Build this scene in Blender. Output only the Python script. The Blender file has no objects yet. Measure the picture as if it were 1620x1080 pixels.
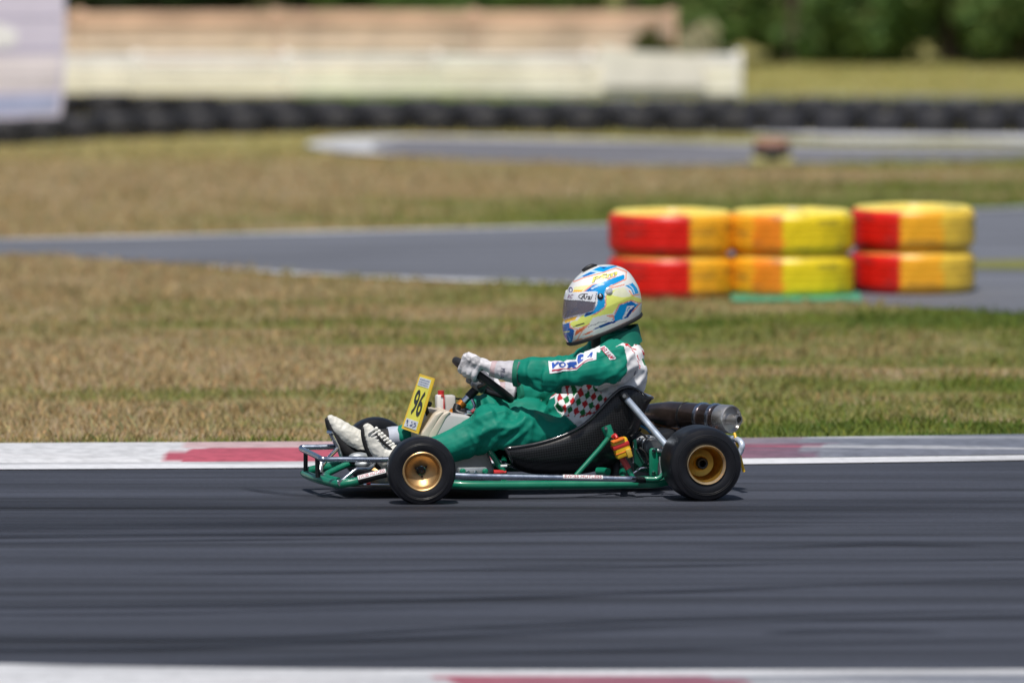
import bpy, bmesh, math, random
import numpy as np
from mathutils import Vector, Matrix, noise
from mathutils.bvhtree import BVHTree
from mathutils.geometry import tessellate_polygon

random.seed(7); rng = np.random.default_rng(7)
PI = math.pi
scene = bpy.context.scene
COL = scene.collection

# ------------------------------------------------------------------ camera and measuring helpers
FPX, CW, CH = 18675.0, 810.0, 540.0
PITCH = math.radians(4.01)
CAM = Vector((0, -45.0, 3.732))
cd = bpy.data.cameras.new('camera'); cam = bpy.data.objects.new('camera', cd); COL.objects.link(cam)
cam.location = CAM; cam.rotation_euler = (PI/2 - PITCH, 0, 0)
cd.sensor_width = 36; cd.lens = FPX*36/1620; cd.clip_start = 1; cd.clip_end = 2000
cd.dof.use_dof = True; cd.dof.focus_distance = 44.9; cd.dof.aperture_fstop = 2.3
scene.camera = cam
CR = Matrix.Rotation(PI/2 - PITCH, 3, 'X')

def ray(px, py):                       # world direction through a point measured on the 1620 px wide photo
    return (CR @ Vector(((px-CW)/FPX, -(py-CH)/FPX, -1))).normalized()
def G(px, py, z=0.0):                  # that point on the level z
    d = ray(px, py); t = (z-CAM.z)/d.z
    return CAM + d*t
def proj(p):
    q = CR.transposed() @ (p-CAM)
    return (CW + FPX*q.x/-q.z, CH - FPX*q.y/-q.z)

YAW = math.radians(11)
KM = Matrix.Translation((0.10, 0, 0)) @ Matrix.Rotation(PI + YAW, 4, 'Z')     # kart: x forward, y to its left, z up
KI = KM.inverted(); KR = KI.to_3x3(); CAML = KI @ CAM
def L(px, py, y):                      # kart coordinates of a photo point on the lateral plane y
    d = KR @ ray(px, py); t = (y-CAML.y)/d.y
    return CAML + d*t
def LP(pts): return [L(*p) for p in pts]
def projL(p): return proj(KM @ Vector(p))

# ------------------------------------------------------------------ materials
def lin(r, g, b):
    f = lambda c: (c/255/12.92) if c/255 <= .04045 else ((c/255+.055)/1.055)**2.4
    return (f(r), f(g), f(b), 1)
def c4(c): return tuple(c)+(1,) if len(c) == 3 else tuple(c)
MATS = {}
def mat(name, col, rough=.5, metal=0., var=.12, scale=30., bump=0., bscale=200., coat=0., spec=.5, attr=None, sheen=0.):
    if name in MATS: return MATS[name]
    m = bpy.data.materials.new(name); m.use_nodes = True; nt = m.node_tree; N = nt.nodes; K = nt.links
    b = N['Principled BSDF']; tc = N.new('ShaderNodeTexCoord')
    nz = N.new('ShaderNodeTexNoise'); nz.inputs['Scale'].default_value = scale; nz.inputs['Detail'].default_value = 5
    K.new(tc.outputs['Object'], nz.inputs['Vector'])
    hs = N.new('ShaderNodeHueSaturation')
    mr = N.new('ShaderNodeMapRange'); mr.inputs[3].default_value = 1-var; mr.inputs[4].default_value = 1+var
    mr.inputs[1].default_value = .3; mr.inputs[2].default_value = .7
    K.new(nz.outputs[0], mr.inputs[0]); K.new(mr.outputs[0], hs.inputs['Value'])
    if attr:
        a = N.new('ShaderNodeAttribute'); a.attribute_name = attr; K.new(a.outputs['Color'], hs.inputs['Color'])
    else: hs.inputs['Color'].default_value = c4(col)
    K.new(hs.outputs[0], b.inputs['Base Color'])
    b.inputs['Metallic'].default_value = metal; b.inputs['Specular IOR Level'].default_value = spec
    r2 = N.new('ShaderNodeMapRange'); r2.inputs[1].default_value = .3; r2.inputs[2].default_value = .7
    r2.inputs[3].default_value = max(.02, rough*.8); r2.inputs[4].default_value = min(1, rough*1.2)
    K.new(nz.outputs[0], r2.inputs[0]); K.new(r2.outputs[0], b.inputs['Roughness'])
    if coat: b.inputs['Coat Weight'].default_value = coat; b.inputs['Coat Roughness'].default_value = .06
    if sheen: b.inputs['Sheen Weight'].default_value = sheen
    if bump:
        n2 = N.new('ShaderNodeTexNoise'); n2.inputs['Scale'].default_value = bscale; n2.inputs['Detail'].default_value = 4
        K.new(tc.outputs['Object'], n2.inputs['Vector'])
        bp = N.new('ShaderNodeBump'); bp.inputs['Strength'].default_value = bump; bp.inputs['Distance'].default_value = .004
        K.new(n2.outputs[0], bp.inputs['Height']); K.new(bp.outputs[0], b.inputs['Normal'])
    MATS[name] = m; return m

def mathn(nt, op, a, b=None):
    n = nt.nodes.new('ShaderNodeMath'); n.operation = op
    for i, v in enumerate((a, b)):
        if v is None: continue
        if isinstance(v, (int, float)): n.inputs[i].default_value = v
        else: nt.links.new(v, n.inputs[i])
    return n.outputs[0]
def noisen(nt, scale_xyz, rot=0., detail=4, loc=(0, 0, 0), rough=.5):
    tc = nt.nodes.new('ShaderNodeNewGeometry'); mp = nt.nodes.new('ShaderNodeMapping')
    mp.inputs['Scale'].default_value = scale_xyz; mp.inputs['Rotation'].default_value = (0, 0, rot); mp.inputs['Location'].default_value = loc
    mp.vector_type = 'POINT'
    n = nt.nodes.new('ShaderNodeTexNoise'); n.inputs['Scale'].default_value = 1; n.inputs['Detail'].default_value = detail; n.inputs['Roughness'].default_value = rough
    nt.links.new(tc.outputs['Position'], mp.inputs['Vector']); nt.links.new(mp.outputs[0], n.inputs['Vector'])
    return n.outputs[0]
def ramp(nt, fac, stops):
    r = nt.nodes.new('ShaderNodeValToRGB'); e = r.color_ramp.elements
    while len(e) < len(stops): e.new(.5)
    for el, (p, c) in zip(e, stops): el.position = p; el.color = c4(c) if not isinstance(c, (int, float)) else (c, c, c, 1)
    nt.links.new(fac, r.inputs[0]); return r.outputs[0]
def mix(nt, fac, a, b, kind='MIX'):
    n = nt.nodes.new('ShaderNodeMix'); n.data_type = 'RGBA'; n.blend_type = kind
    for i, v in ((0, fac), (6, a), (7, b)):
        if isinstance(v, (int, float)): n.inputs[i].default_value = v
        elif isinstance(v, tuple): n.inputs[i].default_value = c4(v)
        else: nt.links.new(v, n.inputs[i])
    return n.outputs[2]
def newmat(name):
    m = bpy.data.materials.new(name); m.use_nodes = True
    return m, m.node_tree, m.node_tree.nodes['Principled BSDF']

def asphalt(name, base, streak, seed=0., dark=.55):
    m, nt, b = newmat(name)
    s1 = noisen(nt, (.16, 3.2, 1), math.radians(-1), 5, (seed, 0, 0), .62)
    s2 = noisen(nt, (.10, 4.5, 1), math.radians(-7), 3, (seed+3, 7, 0), .55)
    s4 = noisen(nt, (.15, 14.0, 1), math.radians(-3), 3, (seed+9, 2, 0), .55)
    s3 = noisen(nt, (.5, .9, 1), 0, 4, (seed+5, 1, 0))
    fine = noisen(nt, (90, 90, 90), 0, 3)
    k1 = ramp(nt, s1, [(.34, dark), (.56, 1.0)])
    k2 = ramp(nt, s2, [(.30, streak), (.40, 1.0)])
    k4 = ramp(nt, s4, [(.30, streak), (.42, 1.0)])
    k3 = ramp(nt, s3, [(.3, .86), (.7, 1.14)])
    kf = ramp(nt, fine, [(.3, .75), (.7, 1.25)])
    c = mix(nt, 1, base, k1, 'MULTIPLY'); c = mix(nt, 1, c, k2, 'MULTIPLY'); c = mix(nt, .7, c, k4, 'MULTIPLY')
    c = mix(nt, 1, c, k3, 'MULTIPLY'); c = mix(nt, .8, c, kf, 'MULTIPLY')
    nt.links.new(c, b.inputs['Base Color'])
    b.inputs['Roughness'].default_value = .78; b.inputs['Specular IOR Level'].default_value = .35
    bp = nt.nodes.new('ShaderNodeBump'); bp.inputs['Strength'].default_value = .5; bp.inputs['Distance'].default_value = .004
    nt.links.new(fine, bp.inputs['Height']); nt.links.new(bp.outputs[0], b.inputs['Normal'])
    return m

def grass_mat(name, blades=False):
    m, nt, b = newmat(name)
    geo = nt.nodes.new('ShaderNodeNewGeometry'); sp = nt.nodes.new('ShaderNodeSeparateXYZ'); nt.links.new(geo.outputs['Position'], sp.inputs[0])
    X, Y = sp.outputs[0], sp.outputs[1]
    big = noisen(nt, (.28, .75, 1), 0, 5, (2.2, 5.1, 0), .6)
    mid = noisen(nt, (1.3, 3.2, 1), 0, 4, (8, 2, 0), .6)
    yy = mathn(nt, 'MULTIPLY', mathn(nt, 'ADD', Y, 10), 1/60)      # 0 at Y=-10, 1 at Y=50
    gy = ramp(nt, yy, GRASS_RAMP)
    sepg = nt.nodes.new('ShaderNodeSeparateColor'); nt.links.new(gy, sepg.inputs[0])
    t = mathn(nt, 'ADD', mathn(nt, 'MULTIPLY', mathn(nt, 'SUBTRACT', big, .5), 2.6), mathn(nt, 'MULTIPLY', mathn(nt, 'SUBTRACT', mid, .5), 1.0))
    band = noisen(nt, (.10, 1.9, 1), 0, 4, (3, 3, 0), .6)
    t = mathn(nt, 'ADD', t, mathn(nt, 'MULTIPLY', mathn(nt, 'SUBTRACT', band, .5), 1.9))
    xb = mathn(nt, 'MULTIPLY', X, .15)
    t = mathn(nt, 'ADD', mathn(nt, 'ADD', t, xb), sepg.outputs[0])
    col = ramp(nt, t, [(.0, DRY0), (.28, DRY1), (.55, MIXG), (.8, GRN), (1.0, GRN2)])
    far = mix(nt, sepg.outputs[1], col, YEL)
    fine = noisen(nt, (30, 30, 30), 0, 3)
    kf = ramp(nt, fine, [(.3, .7), (.7, 1.3)])
    far = mix(nt, 1, far, kf, 'MULTIPLY')
    if blades:
        a = nt.nodes.new('ShaderNodeAttribute'); a.attribute_name = 'tint'
        far = mix(nt, 1, far, a.outputs['Color'], 'MULTIPLY')
        b.inputs['Transmission Weight'].default_value = 0
    nt.links.new(far, b.inputs['Base Color'])
    b.inputs['Roughness'].default_value = .8; b.inputs['Specular IOR Level'].default_value = .2
    return m
# position along the ramp = (Y+10)/60 ; red = shift to green, green = share of yellow meadow
def gp(Y): return (Y+10)/60
GRASS_RAMP = [(gp(2.0), (.70, 0, 0)), (gp(4.2), (.45, 0, 0)), (gp(6.5), (.22, 0, 0)), (gp(9.5), (.52, 0, 0)), (gp(12.5), (.34, 0, 0)),
              (gp(18.3), (.62, 0, 0)), (gp(19.6), (.02, 0, 0)), (gp(22), (.05, 0, 0)), (gp(24.2), (.5, .45, 0)), (gp(26), (.6, .75, 0)), (gp(31), (.6, .85, 0))]
DRY0 = (.32, .243, .148); DRY1 = (.29, .225, .125); MIXG = (.21, .20, .082); GRN = (.145, .165, .036); GRN2 = (.09, .125, .025); YEL = (.34, .30, .115)

# ------------------------------------------------------------------ mesh helpers
class MB:
    def __init__(s): s.v = []; s.f = []
    def add(s, v, f):
        o = len(s.v); s.v += [tuple(p) for p in v]; s.f += [tuple(i+o for i in q) for q in f]; return s
    def tube(s, pts, r, seg=12, caps=True, closed=False, smooth=0):
        pts = [Vector(p) for p in pts]; n = len(pts)
        rs = list(r) if hasattr(r, '__len__') else [r]*n
        if smooth:
            P = []; R = []
            rngk = n if closed else n-1
            for i in range(rngk):
                if closed: a, b, c, d = [pts[(i+k) % n] for k in (-1, 0, 1, 2)]
                else: a, b, c, d = pts[max(i-1, 0)], pts[i], pts[i+1], pts[min(i+2, n-1)]
                for k in range(smooth):
                    t = k/smooth
                    P.append(.5*((2*b)+(c-a)*t+(2*a-5*b+4*c-d)*t*t+(3*b-a-3*c+d)*t**3))
                    R.append(rs[i]*(1-t)+rs[(i+1) % n]*t)
            if not closed: P.append(pts[-1]); R.append(rs[-1])
            pts, rs, n = P, R, len(P)
        V = []; F = []; up = None
        for i in range(n):
            if closed: tg = pts[(i+1) % n]-pts[i-1]
            else: tg = pts[min(i+1, n-1)]-pts[max(i-1, 0)]
            tg.normalize()
            if up is None:
                up = Vector((0, 0, 1)) if abs(tg.z) < .9 else Vector((0, 1, 0))
            up = (up - tg*up.dot(tg)).normalized(); sd = tg.cross(up)
            for k in range(seg):
                a = 2*PI*k/seg; V.append(pts[i] + (up*math.cos(a)+sd*math.sin(a))*rs[i])
        for i in range(n if closed else n-1):
            j = (i+1) % n
            for k in range(seg): F.append((i*seg+k, i*seg+(k+1) % seg, j*seg+(k+1) % seg, j*seg+k))
        if caps and not closed:
            F.append(tuple(range(seg))[::-1]); F.append(tuple((n-1)*seg+k for k in range(seg)))
        return s.add(V, F)
    def lathe(s, prof, o=(0, 0, 0), ax=(0, 1, 0), seg=48, closed=False):   # prof: (radius, offset along axis)
        ax = Vector(ax).normalized(); o = Vector(o); u = ax.orthogonal().normalized(); w = ax.cross(u)
        V = []; F = []; n = len(prof)
        for r, h in prof:
            for k in range(seg):
                a = 2*PI*k/seg; V.append(o+ax*h+(u*math.cos(a)+w*math.sin(a))*r)
        for i in range(n if closed else n-1):
            j = (i+1) % n
            for k in range(seg): F.append((i*seg+k, i*seg+(k+1) % seg, j*seg+(k+1) % seg, j*seg+k))
        return s.add(V, F)
    def box(s, c, size, R=None, bev=0.):
        bm = bmesh.new(); bmesh.ops.create_cube(bm, size=1)
        bmesh.ops.scale(bm, vec=size, verts=bm.verts)
        if bev: bmesh.ops.bevel(bm, geom=bm.edges[:], offset=bev, segments=2, affect='EDGES', profile=.5)
        M = Matrix.Translation(c) @ (R.to_4x4() if R else Matrix.Identity(4)); bmesh.ops.transform(bm, matrix=M, verts=bm.verts)
        return s.addbm(bm)
    def addbm(s, bm):
        bm.verts.index_update(); s.add([v.co.copy() for v in bm.verts], [[v.index for v in f.verts] for f in bm.faces]); bm.free(); return s
    def prism(s, poly, y0, y1, bev=0., flip=None):     # poly: points (x,z); extruded along y
        bm = bmesh.new(); a = [bm.verts.new((p[0], y0, p[1])) for p in poly]; b = [bm.verts.new((p[0], y1, p[1])) for p in poly]
        n = len(poly); bm.faces.new(a); bm.faces.new(b[::-1])
        for i in range(n): bm.faces.new((a[i], b[i], b[(i+1) % n], a[(i+1) % n]))
        bmesh.ops.recalc_face_normals(bm, faces=bm.faces)
        if bev: bmesh.ops.bevel(bm, geom=bm.edges[:], offset=bev, segments=3, affect='EDGES', profile=.5)
        return s.addbm(bm)
    def ball(s, c, r, seg=16, sc=(1, 1, 1)):
        bm = bmesh.new(); bmesh.ops.create_uvsphere(bm, u_segments=seg, v_segments=seg//2+2, radius=1)
        bmesh.ops.scale(bm, vec=(r*sc[0], r*sc[1], r*sc[2]), verts=bm.verts); bmesh.ops.translate(bm, vec=c, verts=bm.verts)
        return s.addbm(bm)
    def mesh(s, name, m, smooth=True, recalc=True):
        me = bpy.data.meshes.new(name); me.from_pydata(s.v, [], s.f)
        if recalc:
            bm = bmesh.new(); bm.from_mesh(me); bmesh.ops.recalc_face_normals(bm, faces=bm.faces); bm.to_mesh(me); bm.free()
        for x in (m if isinstance(m, list) else [m]): me.materials.append(x)
        if smooth:
            me.polygons.foreach_set('use_smooth', [True]*len(me.polygons))
            try: me.set_sharp_from_angle(angle=math.radians(38))
            except Exception: pass
        return me
    def obj(s, name, m, parent=None, smooth=True, recalc=True): return link(name, s.mesh(name, m, smooth, recalc), parent)

def link(name, data, parent=None):
    o = bpy.data.objects.new(name, data); COL.objects.link(o)
    if parent: o.parent = parent
    return o
def tag(o, label, cat, group=None, kind=None):
    o['label'] = label; o['category'] = cat
    if group: o['group'] = group
    if kind: o['kind'] = kind
    return o
def empty(name, M): o = link(name, None); o.matrix_world = M; return o
def copy_tree(o, parent=None):
    c = o.copy(); COL.objects.link(c)
    if parent: c.parent = parent
    for ch in o.children: copy_tree(ch, c)
    return c
def structure(o): o['kind'] = 'structure'; return o

def inpoly(x, y, poly):                # vectorised point in polygon
    x = np.asarray(x); y = np.asarray(y); r = np.zeros(x.shape, bool); n = len(poly)
    for i in range(n):
        x1, y1 = poly[i]; x2, y2 = poly[(i+1) % n]
        if y1 == y2: continue
        c = ((y1 > y) != (y2 > y)) & (x < (x2-x1)*(y-y1)/(y2-y1)+x1); r ^= c
    return r
def nearline(x, y, line, w):
    r = np.zeros(x.shape, bool)
    for (x1, y1), (x2, y2) in zip(line[:-1], line[1:]):
        dx, dy = x2-x1, y2-y1; t = np.clip(((x-x1)*dx+(y-y1)*dy)/(dx*dx+dy*dy+1e-9), 0, 1)
        r |= np.hypot(x-x1-t*dx, y-y1-t*dy) < w
    return r
def set_cols(me, cols, name='paint'):
    a = me.color_attributes.new(name, 'FLOAT_COLOR', 'POINT'); a.data.foreach_set('color', np.asarray(cols, np.float32).ravel())

def remesh(mb, voxel, smooth=4, factor=.5):
    me = bpy.data.meshes.new('tmp'); me.from_pydata(mb.v, [], mb.f)
    bm = bmesh.new(); bm.from_mesh(me); bmesh.ops.recalc_face_normals(bm, faces=bm.faces); bm.to_mesh(me); bm.free()
    o = bpy.data.objects.new('tmp', me); COL.objects.link(o)
    r = o.modifiers.new('r', 'REMESH'); r.mode = 'VOXEL'; r.voxel_size = voxel; r.use_smooth_shade = True
    if smooth:
        s = o.modifiers.new('s', 'SMOOTH'); s.iterations = smooth; s.factor = factor
    dg = bpy.context.evaluated_depsgraph_get(); out = bpy.data.meshes.new_from_object(o.evaluated_get(dg))
    bpy.data.objects.remove(o); bpy.data.meshes.remove(me)
    out.polygons.foreach_set('use_smooth', [True]*len(out.polygons))
    return out
def mverts(me):
    a = np.empty(len(me.vertices)*3, np.float32); me.vertices.foreach_get('co', a); return a.reshape(-1, 3).astype(float)
def mnormals(me):
    a = np.empty(len(me.vertices)*3, np.float32); me.vertex_normals.foreach_get('vector', a); return a.reshape(-1, 3).astype(float)
def setverts(me, a): me.vertices.foreach_set('co', np.asarray(a, np.float32).ravel()); me.update()
def projN(V):                          # kart coordinates -> photo points, vectorised
    M = np.array(KM); W = V @ M[:3, :3].T + M[:3, 3]
    q = (W-np.array(CAM)) @ np.array(CR)
    return CW+FPX*q[:, 0]/-q[:, 2], CH-FPX*q[:, 1]/-q[:, 2]
def tree_of(me):
    bm = bmesh.new(); bm.from_mesh(me); t = BVHTree.FromBMesh(bm); bm.free(); return t

def text_mesh2d(body, shear=0., bold=0.):
    cu = bpy.data.curves.new('txt', 'FONT'); cu.body = body; cu.shear = shear; cu.offset = bold; cu.resolution_u = 3
    o = bpy.data.objects.new('txt', cu); COL.objects.link(o)
    dg = bpy.context.evaluated_depsgraph_get(); me = bpy.data.meshes.new_from_object(o.evaluated_get(dg))
    V = mverts(me)[:, :2]; F = [tuple(p.vertices) for p in me.polygons]
    bpy.data.objects.remove(o); bpy.data.meshes.remove(me)
    V = (V-V.min(0))/(V.max(0)-V.min(0)); return V, F
def quad_map(q):                       # q: bottom-left, bottom-right, top-right, top-left
    q = [Vector(p) for p in q]
    return lambda u, v: (q[0]*(1-u)+q[1]*u)*(1-v)+(q[3]*(1-u)+q[2]*u)*v
def flat_text(body, quad, shear=0., bold=0.):
    V, F = text_mesh2d(body, shear, bold); f = quad_map(quad); return MB().add([f(*p) for p in V], F)
def wrap(V2, F, bvh, off, cuts=0, maxlen=3.):     # photo-space shape laid onto a surface as a thin real patch
    bm = bmesh.new(); vs = [bm.verts.new((p[0], p[1], 0)) for p in V2]
    for f in F:
        try: bm.faces.new([vs[i] for i in f])
        except ValueError: pass
    bmesh.ops.triangulate(bm, faces=bm.faces)
    for _ in range(4):
        e = [x for x in bm.edges if x.calc_length() > maxlen]
        if not e: break
        bmesh.ops.subdivide_edges(bm, edges=e, cuts=1); bmesh.ops.triangulate(bm, faces=bm.faces)
    bad = []
    for v in bm.verts:
        d = KR @ ray(v.co.x, v.co.y); h = bvh.ray_cast(CAML, d)
        if h[0] is None: bad.append(v); continue
        n = h[1] if h[1].dot(d) < 0 else -h[1]
        v.co = h[0]+n*off
    if bad: bmesh.ops.delete(bm, geom=bad, context='VERTS')
    return MB().addbm(bm)
def poly_faces(p): return [tuple(t) for t in tessellate_polygon([[Vector((a, b, 0)) for a, b in p]])]
def wrap_poly(p, bvh, off, maxlen=3.): return wrap(p, poly_faces(p), bvh, off, 0, maxlen)
def wrap_text(body, quad, bvh, off, shear=0., bold=0., maxlen=2.5):
    V, F = text_mesh2d(body, shear, bold); f = quad_map([(a, b, 0) for a, b in quad]); return wrap([f(*p)[:2] for p in V], F, bvh, off, 0, maxlen)
# ------------------------------------------------------------------ light, sky, exposure
SUN_EL, SUN_DIR = 64, Vector((-.07, -.45, 0)).normalized()     # where the sun stands, seen from the kart
w = bpy.data.worlds.new('World'); scene.world = w; w.use_nodes = True
nt = w.node_tree; sky = nt.nodes.new('ShaderNodeTexSky'); sky.sky_type = 'NISHITA'; sky.sun_disc = False
sky.sun_elevation = math.radians(SUN_EL); sky.sun_rotation = math.atan2(SUN_DIR.x, SUN_DIR.y); sky.air_density = 1.0; sky.dust_density = 2.0; sky.ozone_density = 1.0
nt.links.new(sky.outputs[0], nt.nodes['Background'].inputs[0]); nt.nodes['Background'].inputs[1].default_value = .075
sl = bpy.data.lights.new('sun', 'SUN'); sl.energy = 3.9; sl.angle = math.radians(1.8); sl.color = (1, .95, .88)
so = link('sun', sl); so.rotation_euler = (SUN_DIR*math.cos(math.radians(SUN_EL)) + Vector((0, 0, math.sin(math.radians(SUN_EL))))).to_track_quat('Z', 'Y').to_euler()
scene.view_settings.view_transform = 'Standard'; scene.view_settings.look = 'None'; scene.view_settings.gamma = 1
scene.view_settings.exposure = 0.0
scene.render.use_motion_blur = False

# ------------------------------------------------------------------ ground, tracks, kerbs
m_grass = grass_mat('dry_grass')
gb = MB(); nx, ny = 40, 60
xs = np.concatenate([np.linspace(-400, -12, 8), np.linspace(-10, 10, 24), np.linspace(12, 400, 8)])
ys = np.concatenate([np.linspace(-80, 0, 8), np.linspace(1, 45, 60), np.linspace(50, 900, 8)])
V = [(x, y, 0) for y in ys for x in xs]; nx = len(xs)
gb.add(V, [(j*nx+i, j*nx+i+1, (j+1)*nx+i+1, (j+1)*nx+i) for j in range(len(ys)-1) for i in range(nx-1)])
structure(gb.obj('ground', m_grass, smooth=False))

def edge(pts, z=0., ext=60):           # photo polyline -> ground polyline, run on straight past both ends
    P = [G(x, y, z) for x, y in pts]
    if ext:
        a = (P[0]-P[1]).normalized(); b = (P[-1]-P[-2]).normalized()
        if a.x > -.9: a = Vector((-1, a.y*.3, 0)).normalized()
        if b.x < .9: b = Vector((1, b.y*.3, 0)).normalized()
        P = [P[0]+a*ext] + P + [P[-1]+b*ext]
    return P
def sheet(name, poly, z, m):
    P = [Vector((p.x, p.y, z)) for p in poly]; mb = MB().add(P, [tuple(t) for t in tessellate_polygon([P])])
    bm = bmesh.new(); me = mb.mesh(name, m, smooth=False)
    bm.from_mesh(me)
    for f in bm.faces:
        if f.normal.z < 0: f.normal_flip()
    bm.to_mesh(me); bm.free()
    return structure(link(name, me))
def smoothline(pts, k=6):
    out = []; n = len(pts)
    for i in range(n-1):
        a, b, c, d = [Vector(pts[min(max(i+j, 0), n-1)]) for j in (-1, 0, 1, 2)]
        for q in range(k):
            t = q/k; out.append(tuple(.5*((2*b)+(c-a)*t+(2*a-5*b+4*c-d)*t*t+(3*b-a-3*c+d)*t**3)))
    out.append(tuple(pts[-1])); return out

m_track = asphalt('track_asphalt', (.053, .059, .080), .26, 0, .42)
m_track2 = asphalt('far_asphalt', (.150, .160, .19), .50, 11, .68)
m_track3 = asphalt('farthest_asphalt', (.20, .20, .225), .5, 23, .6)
KF = smoothline([(0, 745), (400, 743), (800, 740.5), (1200, 736.5), (1620, 730.5)])        # far edge of the racing surface
KN = smoothline([(0, 1053), (200, 1057), (500, 1061), (900, 1063), (1620, 1062)])           # near edge
sheet('race_track', edge(KF) + edge(KN)[::-1], .004, m_track)
T2F = smoothline([(-1600, 388), (-500, 385), (0, 380), (400, 371), (950, 357), (1300, 343), (1620, 329)])
T2N = smoothline([(-1600, 418), (-500, 408), (0, 404), (150, 410), (430, 432), (660, 443), (900, 450), (1100, 466), (1300, 478), (1620, 497)])
sheet('return_track', edge(T2F) + edge(T2N)[::-1], .004, m_track2)
T3F = smoothline([(482, 231), (500, 225), (560, 219), (700, 218.5), (1020, 225), (1316, 233), (1620, 235)])
T3N = smoothline([(482, 231), (500, 238), (580, 247), (800, 256), (1020, 263), (1250, 259), (1620, 252)])
def right(P, ext=60):
    b = (P[-1]-P[-2]).normalized(); b = Vector((1, b.y*.2, 0)).normalized(); return P+[P[-1]+b*ext]
e3f, e3n = right(edge(T3F, ext=0)), right(edge(T3N, ext=0))
sheet('hairpin_track', e3f + e3n[:0:-1], .004, m_track3)
m_service = asphalt('service_asphalt', (.20, .225, .215), .8, 31, .85)
sheet('service_road', edge([(100, 153), (480, 153), (800, 150), (1180, 151)]) + edge([(100, 162), (480, 163), (800, 162), (1180, 160)])[::-1], .004, m_service)
sheet('grass_patch', edge([(470, 150.5), (560, 150), (800, 153), (1010, 161)], ext=0) + edge([(470, 166), (800, 166), (1010, 164)], ext=0)[::-1], .008, mat('green_turf', (.10, .16, .045), .9, var=.35, scale=3))
sheet('grass_strip', right(edge([(1380, 421), (1500, 415), (1620, 412)], ext=0)) + right(edge([(1380, 421), (1500, 427), (1620, 429)], ext=0))[:0:-1], .008, m_grass)

def linemat(name, col, wear):
    m, nt, b = newmat(name)
    n1 = noisen(nt, (.6, 5, 1), 0, 6, (1, 1, 1), .65); n2 = noisen(nt, (25, 25, 25), 0, 3)
    k = ramp(nt, n1, [(.36, .55), (.52, 1)]); k2 = ramp(nt, n2, [(.3, 1-wear), (.6, 1)])
    c = mix(nt, 1, col, k, 'MULTIPLY'); c = mix(nt, 1, c, k2, 'MULTIPLY')
    nt.links.new(c, b.inputs['Base Color']); b.inputs['Roughness'].default_value = .6; return m
m_line = linemat('white_line_paint', (.74, .75, .78), .18)
def off(line, dy0, dy1=None):
    n = len(line); return [(x, y+dy0+((dy1-dy0)*i/(n-1) if dy1 is not None else 0)) for i, (x, y) in enumerate(line)]
sheet('edge_line', edge(KF) + edge(off(KF, -11, -8))[::-1], .008, m_line)
sheet('edge_line', edge(KN) + edge(off(KN, 12, 9))[::-1], .008, m_line)
sheet('edge_line', edge(T2F) + edge(off(T2F, 2.2))[::-1], .008, m_line)
sheet('edge_line', edge([(330, 421), (430, 430), (560, 437), (660, 441), (1000, 452), (1100, 464)], ext=0) + edge([(330, 424.5), (430, 434), (560, 441), (660, 444.5), (1000, 455), (1100, 467)], ext=0)[::-1], .008, m_line)
sheet('edge_line', e3f + right(edge(off(T3F, 3, 2.4), ext=0))[::-1], .008, m_line)
sheet('edge_line', edge([(483, 231), (500, 226), (560, 221), (640, 222), (590, 230), (590, 240), (640, 249), (580, 246), (500, 237.5)], ext=0), .012, mat('pale_concrete', (.45, .46, .48), .8, var=.2, scale=4))
sheet('edge_line', right(edge([(1020, 209), (1180, 208.5), (1320, 213), (1400, 213.5), (1500, 215.5), (1620, 215.5)], ext=0)) + right(edge([(1020, 211), (1180, 212.5), (1320, 221.5), (1400, 223), (1500, 221.5), (1620, 226)], ext=0))[::-1], .008, m_line)

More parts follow.
